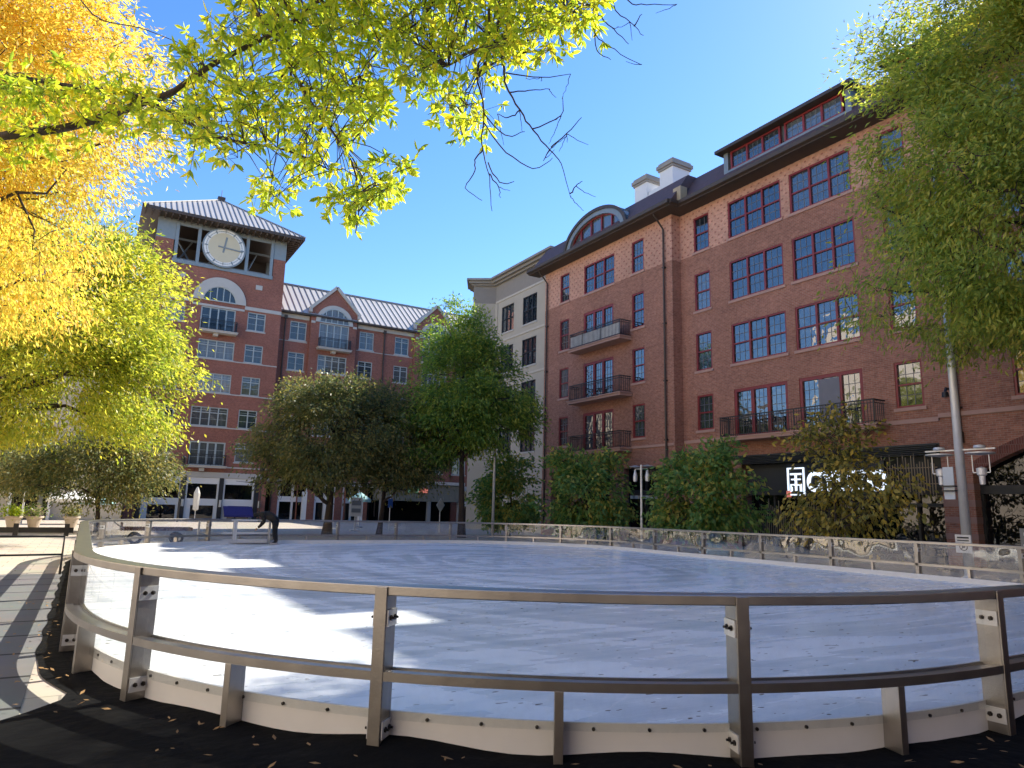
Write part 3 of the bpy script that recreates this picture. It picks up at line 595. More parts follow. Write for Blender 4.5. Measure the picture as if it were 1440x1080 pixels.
arch(TW, C_, T(7.62), TZ(17.82), 1.42, 2.3, 'stone', .13); fanlight(TW, C_, T(7.62), TZ(17.82), 1.42)
balcony(C_, TW, T(6.35), T(9.05), TZ(15.27), .85, slabm='stone'); balcony(C_, TW, T(6.45), T(9.2), TZ(4.4), .6, slabm='stone')
def one(nm, m, par, fn):
    q = MB(); fn(q); return q.build(nm, m, par)
one('corbel', 'stone', TW, lambda q: C_.box(q, uc - .2, uc + .2, TZ(14.85), TZ(15.1), -.6, 0)); one('corbel', 'stone', TW, lambda q: C_.box(q, uc - .2, uc + .2, TZ(3.95), TZ(4.2), -.4, 0))
for uu in (T(4.6), T(10.6)): one('stone_block', 'stone', TW, lambda q: C_.box(q, uu - .3, uu + .3, TZ(19.4), TZ(19.8), -.06, 0))
def one(nm, m, par, fn):
    q = MB(); fn(q); return q.build(nm, m, par)
one('belfry_back', 'soffit', TW, lambda q: q.box(u0 + .3, u1 - .3, 75.0, 75.2, TZ(20.5), TZ(24.2)))
one('belfry_sill', 'zinc', TW, lambda q: C_.box(q, T(3.75), T(11.6), TZ(20.5), TZ(20.82), -.12, .3))
for uu in (3.95, 5.6, 9.4, 11.42): one('belfry_post', 'zinc', TW, lambda q: C_.box(q, T(uu) - .14, T(uu) + .14, TZ(20.82), TZ(24.2), -.05, .25))
for (a, b) in ((u0, T(3.82)), (T(11.55), u1)): one('corner_panel', 'zinc', TW, lambda q: C_.box(q, a + .03, b, TZ(22.4), TZ(24.2), .03, .3))
one('belfry_lintel', 'zinc', TW, lambda q: C_.box(q, u0 + .05, u1 - .05, TZ(23.72), TZ(24.2), .06, .2))
for yy in (71, 74.6, 78.0):
    for uu in (u0 + .25, u1 - .25): one('belfry_post', 'zinc', TW, lambda q: q.box(uu - .15, uu + .15, yy - .15, yy + .15, TZ(22.4) - 2, TZ(24.2)))
for uu in (T(4.4), T(6), T(9.2), T(10.8)): one('belfry_post', 'zinc', TW, lambda q: q.box(uu - .13, uu + .13, 78.05, 78.3, TZ(20.5), TZ(24.2)))
for (a, b) in ((4.2, 5.5), (5.3, 4.2), (6.1, 8.9), (9.6, 10.9)): one('brace', 'panel', TW, lambda q: q.beam((T(a), 68.6, TZ(20.9)), (T(b), 72, TZ(24)), .1, .12))
one('belfry_beam', 'panel', TW, lambda q: q.beam((u0 + .3, 68.0, TZ(21.1)), (u1 - .3, 68.0, TZ(21.1)), .1, .12)); one('belfry_beam', 'panel', TW, lambda q: q.beam((u0 + .3, 70, TZ(23.4)), (u1 - .3, 70, TZ(23.4)), .15, .2))
# clock
ck = MB(); ck.tube([(uc, 66.86, TZ(22.4)), (uc, 67.12, TZ(22.4))], 1.9, 48); co = ck.build('clock', 'zinc', TW)
ck = MB(); ck.tube([(uc, 66.83, TZ(22.4)), (uc, 66.86, TZ(22.4))], 1.76, 48); ck.build('white_ring', 'white', co)
ck = MB(); ck.tube([(uc, 66.81, TZ(22.4)), (uc, 66.83, TZ(22.4))], 1.4, 48); ck.build('dial', 'face', co)
ck = MB(); cz = TZ(22.4)
for i in range(12):
    a = i * PI / 6; ck.beam((uc + 1.42 * math.sin(a), 66.815, cz + 1.42 * math.cos(a)), (uc + 1.72 * math.sin(a), 66.815, cz + 1.72 * math.cos(a)), .03, .1)
for i in range(60): a = i * PI / 30; b = a + PI / 30 * .8; ck.beam((uc + 1.56 * math.sin(a), 66.818, cz + 1.56 * math.cos(a)), (uc + 1.56 * math.sin(b), 66.818, cz + 1.56 * math.cos(b)), .02, .045)
ck.build('hour_marks', 'hand', co)
for ang, l, wd, tl in ((8, 1.05, .16, .5), (94, 1.62, .13, .55)):
    a = math.radians(ang); hnd = MB(); hnd.beam((uc - tl * math.sin(a), 66.76 if l > 1.2 else 66.79, cz - tl * math.cos(a)), (uc + l * math.sin(a), 66.76 if l > 1.2 else 66.79, cz + l * math.cos(a)), .02, wd); hnd.build('clock_hand', 'hand', co)
# hip roof with seams
hw = T(5.1) + 1.35; ez = TZ(24.4); az = TZ(28.7); cy = 67.2 + T(5.05)
rf = MB(); cs = [(uc - hw, cy - hw), (uc + hw, cy - hw), (uc + hw, cy + hw), (uc - hw, cy + hw)]
rf.add([(x, y, ez) for x, y in cs] + [(uc, cy, az)], [(0, 1, 4), (1, 2, 4), (2, 3, 4), (3, 0, 4)]); ro = rf.build('roof', 'seam', TW)
sm = MB(); n = 30
for i in range(1, n):
    s = -1 + 2 * i / n; k = 1 - abs(s)
    for (dx, dy) in ((0, -1), (1, 0), (0, 1), (-1, 0)):
        a = Vector((uc + (dx * hw if dx else s * hw), cy + (dy * hw if dy else s * hw), ez + .04)); b = Vector((uc + (dx * hw * (1 - k) if dx else s * hw), cy + (dy * hw * (1 - k) if dy else s * hw), ez + (az - ez) * k + .04)); sm.beam(a, b, .06, .07)
for x, y in cs: sm.beam((x, y, ez + .05), (uc, cy, az + .05), .16, .1)
sm.build('roof_seams', 'seamdark', ro)
fi = MB(); fi.box(uc - .35, uc + .35, cy - .35, cy + .35, az - .3, az + .25); fi.tube([(uc, cy, az + .2), (uc, cy, az + 1.1)], .03, 6); fi.build('roof_cap', 'bronze', ro)
sf = MB(); sf.box(uc - hw, uc + hw, cy - hw, cy + hw, ez - .28, ez - .02); sf.build('eave', 'bronze', TW)
rb = MB()
for i in range(26):
    s = uc - hw + .3 + i * (2 * hw - .6) / 25; rb.box(s - .06, s + .06, cy - hw + .1, 67.1, ez - .45, ez - .28); q = cy - hw + .3 + i * (2 * hw - .6) / 25; rb.box(u1 + .1, uc + hw - .1, q - .06, q + .06, ez - .45, ez - .28)
rb.build('rafters', 'soffit', TW)
# shop base
bs = MB(); C_.box(bs, T(6.0), T(12.25), TZ(3.47), TZ(3.9), -.1, .3); C_.box(bs, u0, T(6.0), TZ(3.6), TZ(3.9), -.06, .3); bs.build('stone_band', 'stone', TW)
for a, b in ((u0, T(3.2)), (T(12.0), u1)): one('pier', 'redbrick', TW, lambda q: C_.box(q, a, b, 0, TZ(3.6), -.04, .4))
for uu in (3.4, 6.4, 9.13, 11.83): one('pilaster', 'darkframe', TW, lambda q: C_.box(q, T(uu) - .17, T(uu) + .17, 0, TZ(3.42), -.2, .1))
for a, b in ((3.58, 6.23), (6.57, 8.96), (9.3, 11.66)):
    wp, gp = MB(), MB(); a, b = T(a), T(b); C_.box(gp, a, b, .05, TZ(3.45), .2, .22)
    for (z0, z1) in ((TZ(2.98), TZ(3.46)), (TZ(1.3), TZ(1.82))): C_.box(wp, a, b, z0, z1, -.02, .19)
    for c in (a, b - .14): C_.box(wp, c, c + .14, TZ(1.82), TZ(2.98), .0, .19)
    C_.box(wp, a, a + .5, .02, TZ(1.3), .0, .19); C_.box(wp, b - .3, b, .02, TZ(1.3), .0, .19)
    so_ = wp.build('shopfront', 'white', TW); gp.build('pane', 'glassdark', so_)
pu = MB()
pu.add([(T(9.4), 67.15, TZ(1.28)), (T(11.6), 67.15, TZ(1.28)), (T(11.6), 66.2, TZ(.6)), (T(9.4), 66.2, TZ(.6)), (T(9.4), 66.2, TZ(.45)), (T(11.6), 66.2, TZ(.45))], [(0, 3, 2, 1), (3, 4, 5, 2)]); pu.build('awning', 'purple', TW)
for uu in (6.4, 9.13, 12.1): one('wall_lamp', 'cream', TW, lambda q: q.tube([C_.P(T(uu), TZ(1.2), -.3), C_.P(T(uu), TZ(1.75), -.3)], .12, 10))

# ================================================================== gabled wing
def S(u): return 1.137 * u
def SZ(z): return 1.137 * z - .222
WG = thing('gabled_building', 'red brick apartment wing with pale gables, joined to the right of the clock tower', 'building', (S(22), 69, 0))
W_ = Facade('y', 68.25); G_ = Facade('y', 67.75)
cols = [(13.45, 14.85), (19.66, 21.0), (23.08, 24.45)]; rws = [(15.56, 17.2), (12.9, 14.46), (10.15, 11.75), (7.4, 9.0), (4.7, 6.3)]
ww = []
for a, b in cols + [(29.5, 30.9), (33.0, 34.4)]:
    for z0, z1 in rws: ww.append((S(a), S(b), SZ(z0), SZ(z1), 2))
wl = MB(); W_.wall(wl, u1 + .02, S(36), SZ(3.6), SZ(17.75), [q[:4] for q in ww]); wl.add([(S(36), 68.25, 0), (S(36), 68.25, SZ(17.75)), (S(36), 80, SZ(17.75)), (S(36), 80, 0)], [(0, 1, 2, 3)]); wl.build('wall', 'redbrick', WG)
for q in ww: window(W_, WG, *q, style='grey', hung=False, transom=.5, mun=(1, 2), fw=.08)
for a, b in ((u1 + .05, S(15.0)), (S(19.4), S(25.0)), (S(29.2), S(36))):
    one('stone_course', 'stone', WG, lambda q: W_.box(q, a, b, SZ(17.42), SZ(17.78), -.16, .02)); one('stone_course', 'stone', WG, lambda q: W_.box(q, a, b, SZ(15.38), SZ(15.44), -.03, .02))
ev = MB(); ev.box(u1 + .05, S(36.3), 67.55, 68.3, SZ(17.78), SZ(17.95)); ev.build('eave', 'bronze', WG)
rf = MB(); ry0, rz0, ry1, rz1 = 67.5, SZ(17.9), 73.2, SZ(21.7)
rf.add([(u1, ry0, rz0), (S(36.3), ry0, rz0), (S(36.3), ry1, rz1), (u1, ry1, rz1), (u1, 79, rz0), (S(36.3), 79, rz0)], [(0, 1, 2, 3), (3, 2, 5, 4), (1, 5, 2)]); ro = rf.build('roof', 'seam', WG)
sm = MB(); u = u1 + .3
while u < S(36.2): sm.beam((u, ry0, rz0 + .04), (u, ry1, rz1 + .04), .06, .07); u += .62
sm.box(u1, S(36.3), ry1 - .12, ry1 + .12, rz1 - .02, rz1 + .14); sm.build('roof_seams', 'seamdark', ro)
def gable(cu):
    a, b = S(cu - 2.05), S(cu + 2.05); c = S(cu); zb, zp = SZ(18.45), SZ(20.55)
    dr = (S(cu - 1.3), S(cu + 1.35), SZ(15.1), SZ(17.32)); h2 = [(S(cu - 1.25), S(cu + 1.3), SZ(z0), SZ(z1)) for z0, z1 in rws[1:]]
    m = MB(); G_.wall(m, a, b, SZ(3.6), zb, [dr] + h2); m.add([G_.P(a, zb), G_.P(b, zb), G_.P(c, zp)], [(0, 1, 2)])
    for q in (a, b): m.add([(q, 67.75, 0), (q, 67.75, zb), (q, 68.3, zb), (q, 68.3, 0)], [(0, 1, 2, 3)])
    go = m.build('gable', 'redbrick', WG)
    gr = MB(); gr.add([(a - .1, 67.75, zb), (c, 67.75, zp + .08), (c, 72.5, zp + .08), (a - .1, 70, zb), (b + .1, 67.75, zb), (b + .1, 70, zb)], [(0, 1, 2, 3), (1, 4, 5, 2)]); gr.build('gable_roof', 'seam', go)
    t_ = MB()
    for s, q in ((-1, a), (1, b)): t_.beam((q + s * .25, 67.7, zb - .02), (c, 67.7, zp + .22), .3, .3); G_.box(t_, q - .12 + s * .12, q + .12 + s * .12, zb - .35, zb + .05, -.2, .1); G_.box(t_, q - .4 if s > 0 else q, q if s > 0 else q + .4, SZ(17.2), SZ(17.4), -.06, .02)
    t_.build('gable_coping', 'stone', go)
    window(G_, go, *dr, 4, style='grey', hung=False, mun=(1, 3), sill=False, fw=.1)
    for q in h2: window(G_, go, *q, 4, style='grey', hung=False, transom=.5, mun=(1, 2), fw=.08)
    arch(go, G_, c, SZ(17.36), 1.5, 1.9, 'stone', .1); fanlight(go, G_, c, SZ(17.36), 1.5)
    balcony(G_, go, S(cu - 1.35), S(cu + 1.4), SZ(15.05), .8, slabm='stone')
    k = MB(); G_.box(k, c - .2, c + .2, SZ(14.65), SZ(14.9), -.5, 0); k.build('corbels', 'stone', go)
gable(17.15); gable(27.0)
for uu in (13.0, 22.0, 31.8): dsp = MB(); dsp.tube([W_.P(S(uu), SZ(17.6), -.1), W_.P(S(uu), .5, -.1)], .07, 8); W_.box(dsp, S(uu) - .15, S(uu) + .15, SZ(17.3), SZ(17.6), -.25, 0); dsp.build('downspout', 'bronze', WG)
bs = MB(); W_.box(bs, u1 + .03, S(36), SZ(3.2), SZ(3.62), -.08, .2); bs.build('stone_band', 'stone', WG)
one('shop_glass', 'glassdark', WG, lambda q: W_.box(q, u1 + .1, S(35.8), .02, SZ(3.2), .3, .32))
for uu in (12.95, 16.0, 18.4, 20.7, 29.5, 33): one('pier', 'redbrick', WG, lambda q: W_.box(q, S(uu), S(uu) + .7, 0, SZ(3.2), -.06, .3))
for a, b in ((13.6, 15.98), (16.65, 18.38), (19.05, 20.65), (30.2, 32.9)):
    wp = MB()
    for z0, z1 in ((SZ(1.75), SZ(2.2)),): W_.box(wp, S(a), S(b), z0, z1, .1, .29)
    for c in (a, (a + b) / 2 - .07, b - .14): W_.box(wp, S(c), S(c) + .18, 0, SZ(3.2), .08, .29)
    wp.build('shopfront', 'white', WG)
for uu in (15.4, 17.3, 20.2): one('white_column', 'white', WG, lambda q: q.box(S(uu) - .2, S(uu) + .2, 66.4, 66.8, 0, SZ(2.6)))
rw_ = MB(); rw_.box(45, 60, 50, 74, 0, 26); rw_.build('shade_block', 'redbrick', WG)  # unseen block, added only to cast shade on the plaza before the wing
# grey-green garage canopy
GA = thing('garage_entrance', 'low grey green metal garage entrance with a small lit display behind the trees', 'garage', (S(24.5), 66, 0))
gp = MB(); ga0, ga1 = S(21.6), S(29.4)
gp.box(ga0, ga1, 65.3, 67.6, 2.15, 3.85); 
for i in range(26): q = ga0 + .2 + i * (ga1 - ga0 - .4) / 25; gp.box(q - .03, q + .03, 65.26, 65.3, 2.2, 3.8)
gp.build('fascia', 'greensign', GA); gp = MB(); gp.box(ga0 - .1, ga1 + .1, 65.0, 67.65, 3.85, 4.15); gp.build('roof_edge', mat('pale_coping', (.5, .49, .45), .7), GA)
for q0 in (ga0, ga1 - .4, (ga0 + ga1) / 2 + .6): one('column', 'panel', GA, lambda q: q.box(q0, q0 + .35, 65.4, 65.75, 0, 2.15))
gp = MB(); gp.box(ga0 + .4, ga1 - .4, 67.4, 67.5, 0, 2.15); gp.build('dark_opening', 'black', GA)
dp = MB(); dp.box(S(24.1), S(25.0), 65.15, 65.25, 3.0, 3.4); dp.build('green_display', 'ledgreen', GA); dp = MB(); dp.box(S(25.02), S(25.9), 65.15, 65.25, 3.0, 3.4); dp.build('red_display', 'ledred', GA)

# unseen building behind the camera, added for rail reflections and warm bounce light
BB = thing('unseen_bounce_building', 'unseen building added behind the viewpoint, dark brick front for reflections, pale stucco wing for fill light', 'building', (5, -22, 0))
q = MB(); q.prism([(-44, -36), (60, -36), (60, -24), (-28, -24), (-28, 56), (-44, 56)], lambda p, t: (p[0], p[1], t), 0, 26); q.build('wall', 'palestucco', BB); q = MB(); q.box(-27.9, 60, -23.99, -23.9, 0, 21); q.build('brick_front', 'darkbrick', BB)
for zz in (5.5, 8.8, 12.1, 15.4):
    for i in range(18): q = MB(); q.box(-26 + i * 5, -24 + i * 5, -23.9, -23.84, zz, zz + 1.9); q.build('window', 'glassdark', BB)
# ================================================================== pale building far left
PB = thing('pale_building', 'pale grey building behind the yellow trees, with a dark entrance framed in white', 'building', (-8, 62, 0))
P_ = Facade('y', 62.0); hl = []
for z0, z1 in ((4.6, 6.6), (8, 10), (11.4, 13.4)):
    for i in range(9): a = -26 + i * 3.1; hl.append((a, a + 1.7, z0, z1))
wl = MB(); P_.wall(wl, -30, u0 - .3, 0, 15, hl + [(-4.6, -2.3, -.1, 2.35)]); wl.add([(u0 - .3, 62, 0), (u0 - .3, 62, 15), (u0 - .3, 75, 15), (u0 - .3, 75, 0)], [(0, 1, 2, 3)]); wl.add([(-30, 62, 15), (u0 - .3, 62, 15), (u0 - .3, 75, 15), (-30, 75, 15)], [(0, 1, 2, 3)]); wl.build('wall', 'beige', PB)
for q in hl: window(P_, PB, *q, 2, style='dark', hung=False, mun=(1, 1))
dr = MB(); P_.box(dr, -4.75, -4.55, 0, 2.35, -.35, .1); P_.box(dr, -2.35, -2.15, 0, 2.35, -.35, .1); P_.box(dr, -5.2, -2.15, 2.35, 2.6, -.4, .1); do = dr.build('entrance', 'white', PB)
dr = MB(); P_.box(dr, -4.6, -2.3, 0, 2.35, .15, .2); dr.build('door_glass', 'glassdark', do); dr = MB(); P_.box(dr, -3.0, -2.7, 0, 2.3, .08, .14); dr.build('door_stile', 'greensign', do)
me = text_mesh('PALL', .62, .04, .01); me.materials.append(MT['cream']); o = bpy.data.objects.new('lettering', me); COL.objects.link(o); o.parent = PB; o.location = Vector((-3.9, 61.8, 2.62)) - gloc(PB); o.rotation_euler = (PI / 2, 0, 0)
pc = MB(); pc.box(-2.9, -1.6, 61.6, 62, 2.6, 4.3); pc.build('stair_tower', 'panel', PB)

# ================================================================== ice rink
RX0, RX1, RY0, RY1, RR = -.06, 18.6, 2.86, 27.6, 6.28
SEG = [('l', (RX0 + RR, RY0), (1, 0), RX1 - RX0 - 2 * RR), ('a', (RX1 - RR, RY0 + RR), -PI / 2, RR * PI / 2), ('l', (RX1, RY0 + RR), (0, 1), RY1 - RY0 - 2 * RR), ('a', (RX1 - RR, RY1 - RR), 0, RR * PI / 2),
       ('l', (RX1 - RR, RY1), (-1, 0), RX1 - RX0 - 2 * RR), ('a', (RX0 + RR, RY1 - RR), PI / 2, RR * PI / 2), ('l', (RX0, RY1 - RR), (0, -1), RY1 - RY0 - 2 * RR), ('a', (RX0 + RR, RY0 + RR), PI, RR * PI / 2)]
PER = sum(s[3] for s in SEG)
def rink(s, inset=0.0):
    s %= PER
    for k, c, d, L in SEG:
        if s <= L:
            if k == 'l': x, y = c[0] + d[0] * s, c[1] + d[1] * s; nx, ny = d[1], -d[0]
            else: a = d + s / RR; nx, ny = math.cos(a), math.sin(a); x, y = c[0] + nx * RR, c[1] + ny * RR
            return Vector((x - nx * inset, y - ny * inset, 0)), Vector((nx, ny, 0))
        s -= L
def strip(mb, s0, s1, i0, i1, z0, z1, n=None):      # a bar following the rink edge, inset i0..i1
    n = n or max(2, int((s1 - s0) / .2)); o = len(mb.v)
    for i in range(n + 1):
        s = s0 + (s1 - s0) * i / n; a, _ = rink(s, i0); b, _ = rink(s, i1); q = -.0029 * (a.y - 3) if z1 > .4 else 0
        for p, z in ((a, z0), (b, z0), (b, z1), (a, z1)): mb.v.append((p.x, p.y, z + q))
    for i in range(n):
        for j in range(4): mb.f.append((o + i * 4 + j, o + i * 4 + (j + 1) % 4, o + (i + 1) * 4 + (j + 1) % 4, o + (i + 1) * 4 + j)); mb.m.append(0)
    mb.f += [(o + 3, o + 2, o + 1, o), (o + n * 4, o + n * 4 + 1, o + n * 4 + 2, o + n * 4 + 3)]; mb.m += [0, 0]
ic = MB(); n = 160; ic.v = [tuple(rink(PER * i / n, .165)[0] + Vector((0, 0, .12))) for i in range(n)]; ic.f = [tuple(range(n))]; ic.m = [0]; struct('ice', ic, 'ice')
BA = thing('rink_barrier', 'steel framed barrier with clear panels and white kickboard curving round the ice rink', 'rink barrier', (0, 0, 0))
S0 = PER - RR * PI / 4 + .03; DS = PER / 31; HT = 1.085
b = MB(); strip(b, 0, PER, .012, .19, HT - .065, HT, 360); b.build('top_rail', 'steelrail', BA, bevel=.006)
b = MB(); strip(b, 0, PER, 0.0, .07, .47, .53, 360); strip(b, 0, PER, .07, .15, .47, .512, 360); strip(b, 0, PER, .15, .17, .47, .53, 360); b.build('mid_rail', 'steelrail', BA)
b = MB(); strip(b, 0, PER, .15, .175, .02, .245, 360); kb = b.build('kickboard', 'kick', BA)
sc_ = []; s = 0
while s < PER: sc_.append(s); s += .38
sc_.sort(key=lambda s: rink(s)[0].length)
for i, s in enumerate(sc_[:100]): b = MB(); p, nn = rink(s, .15); p = p + Vector((0, 0, .208)); b.tube([p - nn * .01, p + nn * .012], .012, 8); b.build('screw', 'steeldark', kb)
b = MB()
for s in sc_[100:]: p, nn = rink(s, .15); p = p + Vector((0, 0, .208)); b.tube([p - nn * .01, p + nn * .012], .012, 8)
b.build('screws', 'steeldark', kb)['kind'] = 'stuff'
def post_frame(s):
    p, nn = rink(s); t_ = Vector((-nn.y, nn.x, 0)); return p, nn, t_
def obox(mb, p, nn, t_, a0, a1, b0, b1, z0, z1):      # a along the edge, b inward
    vs = [p + t_ * a - nn * b_ + Vector((0, 0, z)) for z in (z0, z1) for a, b_ in ((a0, b0), (a1, b0), (a1, b1), (a0, b1))]
    mb.add(vs, [(3, 2, 1, 0), (4, 5, 6, 7), (0, 1, 5, 4), (1, 2, 6, 5), (2, 3, 7, 6), (3, 0, 4, 7)])
GATE = None
for k in range(31):
    s = S0 + k * DS; p, nn, t_ = post_frame(s); dzp = -.0029 * (p.y - 3)
    m = MB(); obox(m, p, nn, t_, -.045, .045, -.004, .01, -.03, HT - .006 + dzp); obox(m, p, nn, t_, -.045, .045, .0101, .17, -.03, HT - .066 + dzp); po = m.build('post', 'steelpost', BA, bevel=.004)
    for z in (.155, .87):
        for sd_ in (-1, 1):
            m = MB(); obox(m, p, nn, t_, *sorted((sd_ * .0455, sd_ * .056)), .012, .165, z - .055 + dzp, z + .055 + dzp); nb = len(m.f)
            for bb in (.055, .12): c = p - nn * bb + Vector((0, 0, z + dzp)); m.tube([c + t_ * sd_ * .054, c + t_ * sd_ * .066], .019, 6, 1); m.tube([c + t_ * sd_ * .064, c + t_ * sd_ * .085], .009, 6, 1)
            m.build('clamp_plate', ['galv', 'steeldark'], po)
    sm_ = s + DS / 2; p, nn, t_ = post_frame(sm_); dzp = -.0029 * (p.y - 3)
    m = MB(); obox(m, p, nn, t_, -.03, .03, .0, .15, 0, .471 + dzp); m.build('short_post', 'steel', BA, bevel=.003)
    far = p.x > 12 or p.y > 20
    m = MB(); o = 0; nseg = 10
    for (z0, z1) in ((.53, HT - .066), (.205, .47)):
        o = len(m.v)
        for i in range(nseg + 1):
            q, _ = rink(s + .05 + (DS - .1) * i / nseg, .11); e = -.0029 * (q.y - 3); m.v += [(q.x, q.y, z0 + e), (q.x, q.y, z1 + e)]
        for i in range(nseg): m.f.append((o + 2 * i, o + 2 * i + 2, o + 2 * i + 3, o + 2 * i + 1)); m.m.append(0)
    m.build('clear_panel', 'wavy' if far else 'clear', BA, smooth=True)
# gate leaves on the far side
for a, c in ((3.5, 4.75), (4.75, 6.0)):
    m = MB(); y = 27.25
    for (x0, x1, z0, z1) in ((a, a + .07, .16, 1.0), (c - .07, c, .16, 1.0), (a + .07, c - .07, .95, 1.0), (a + .07, c - .07, .48, .55), (a + .07, c - .07, .16, .3)): m.box(x0 + .01, x1 - .01 if x1 - x0 > .1 else x1, y - .06, y + .06, z0, z1)
    go = m.build('gate_leaf', 'galv', BA); m = MB(); m.add([(a + .07, y, .3), (c - .07, y, .3), (c - .07, y, .48), (a + .07, y, .48), (a + .07, y, .55), (c - .07, y, .55), (c - .07, y, .95), (a + .07, y, .95)], [(0, 1, 2, 3), (4, 5, 6, 7)]); m.build('clear_panel', 'clear', go)
# black liner skirt round the rink: crumpled sheet whose inner edge rides up the kickboard
m = MB(); n = 420; rows_ = [(.16, .025), (.05, .022), (-.12, .022), (-.5, .016), (-1.4, .013), (-4.8, .010)]
rnd = random.Random(11)
ph = [rnd.uniform(0, 6) for _ in range(6)]
def skirt(s, j):
    ins, z = rows_[j]; wob = .5 + .5 * math.sin(s * 2.1 + ph[0]) * math.sin(s * 1.3 + ph[1]); wob2 = math.sin(s * 4.7 + ph[2])
    if j <= 1: z += max(0, wob - .35) * .10 * (1 if j == 0 else .9) + .006 * wob2
    if j in (2, 3): ins += .015 * wob2 * wob
    nn = rink(s)[1]; q = min(1, max(0, (-nn.y - .30) / .3)); q = q * q * (3 - 2 * q); lim = .2 + .015 * wob2 + 4.6 * q
    p, nn = rink(s, max(ins, -lim * (.55 if j == 3 else .8 if j == 4 else 1)))
    return (p.x, p.y, z)
for i in range(n):
    for j in range(6): m.v.append(skirt(PER * i / n, j))
for i in range(n):
    for j in range(5): a, b_ = i, (i + 1) % n; m.f.append((a * 6 + j + 1, b_ * 6 + j + 1, b_ * 6 + j, a * 6 + j)); m.m.append(0)
struct('black_liner', m, 'black', smooth=True)

# litter of fallen leaves
def leaf_litter():
    m = MB(); rnd = random.Random(3)
    for i in range(420):
        if i < 150: s = rnd.uniform(62, 80); p, nn = rink(s, -abs(rnd.gauss(0, .35)) - .03); z = .05 + rnd.uniform(0, .02)
        elif i < 300: p = Vector((rnd.uniform(-3.2, -.5), rnd.uniform(3, 18), 0)); z = .025
        else: p = Vector((rnd.uniform(-6, 0), rnd.uniform(18, 45), 0)); z = .02
        a = rnd.uniform(0, 6.3); l = rnd.uniform(.02, .045); d = Vector((math.cos(a), math.sin(a), rnd.uniform(-.1, .3))); e = Vector((-d.y, d.x, rnd.uniform(-.3, .3))) * .35
        c = Vector((p.x, p.y, z)); m.add([c - d * l, c + e * l, c + d * l, c - e * l], [(0, 1, 2, 3)])
    o = m.build('fallen_leaves', mat('litter', (.3, .17, .06), .8, var=.7, scale=30)); o['kind'] = 'stuff'; tag(o, 'scattered brown and yellow fallen leaves on the black liner and grey walkway', 'leaves')
leaf_litter()

# ================================================================== person bending over the gate
def skin_body(name, verts, edges, m, parent=None, sub=2):
    me = bpy.data.meshes.new(name); me.from_pydata([q[0] for q in verts], edges, []); o = bpy.data.objects.new(name, me); COL.objects.link(o)
    sk = o.modifiers.new('skin', 'SKIN'); ss = o.modifiers.new('sub', 'SUBSURF'); ss.levels = ss.render_levels = sub
    for i, q in enumerate(verts):
        r = q[1]; r = r if isinstance(r, tuple) else (r, r); me.skin_vertices[0].data[i].radius = r; me.skin_vertices[0].data[i].use_root = (i == 0)
    dg = bpy.context.evaluated_depsgraph_get(); nm = bpy.data.meshes.new_from_object(o.evaluated_get(dg)); nm.name = name
    bpy.data.objects.remove(o); nm.materials.clear(); nm.materials.append(MT[m]); nm.polygons.foreach_set('use_smooth', [True] * len(nm.polygons))
    r = bpy.data.objects.new(name, nm); COL.objects.link(r)
    if parent: r.parent = parent
    return r
PX, PY = 6.1, 26.95
PE = thing('person', 'person in black trousers and jacket bending forward over the far rink gate', 'person', (PX, PY, .12))
V = [((0, 0, .90), (.19, .17)), ((-.16, .08, 1.0), (.2, .17)), ((-.33, .14, 1.07), (.21, .18)), ((-.47, .2, 1.08), (.19, .15)), ((-.57, .24, 1.08), .06), ((-.66, .27, 1.06), (.085, .1)), ((-.74, .29, 1.0), (.06, .075)),
     ((.0, -.1, .84), .13), ((-.04, -.11, .46), .095), ((.04, -.12, .1), .065), ((-.1, -.12, .04), .04), ((.02, .1, .84), .13), ((.03, .12, .46), .095), ((.12, .14, .1), .065), ((-.02, .14, .04), .04),
     ((-.42, .03, 1.0), .085), ((-.4, .03, .8), .062), ((-.5, .1, .66), .045), ((-.58, .14, .58), .032), ((-.38, .36, 1.02), .085), ((-.36, .38, .82), .062), ((-.46, .36, .68), .045), ((-.55, .33, .6), .032)]
E_ = [(0, 1), (1, 2), (2, 3), (3, 4), (4, 5), (5, 6), (0, 7), (7, 8), (8, 9), (9, 10), (0, 11), (11, 12), (12, 13), (13, 14), (3, 15), (15, 16), (16, 17), (17, 18), (3, 19), (19, 20), (20, 21), (21, 22)]
skin_body('body', V, E_, 'cloth', PE)
skin_body('pale_shirt_hem', [((.03, 0, .96), (.135, .125)), ((-.05, .03, 1.0), (.15, .13))], [(0, 1)], 'shirt', PE)
skin_body('hair', [((-.66, .27, 1.09), (.09, .1)), ((-.71, .29, 1.06), (.075, .09))], [(0, 1)], 'hair', PE)
for hx, hy, hz in ((-.6, .14, .56), (-.57, .33, .58)):
    vv = [((hx, hy, hz), (.03, .02)), ((hx - .03, hy, hz - .03), (.035, .018))]; ee = [(0, 1)]
    for i in range(4): vv.append(((hx - .06, hy - .03 + i * .02, hz - .06), .009)); vv.append(((hx - .06, hy - .032 + i * .021, hz - .09 + .006 * abs(i - 1.5)), .008)); ee += [(1, 2 + 2 * i), (2 + 2 * i, 3 + 2 * i)]
    vv.append(((hx - .02, hy - .05, hz - .05), .009)); ee.append((0, len(vv) - 1)); skin_body('hand', vv, ee, 'skin', PE, 1)
for q in ((-.06, -.12), (.02, .14)):
    m = MB(); m.box(q[0] - .13, q[0] + .15, q[1] - .05, q[1] + .05, .0, .07); o = m.build('shoe', 'shirt', PE, loc=(0, 0, 0), bevel=.02)

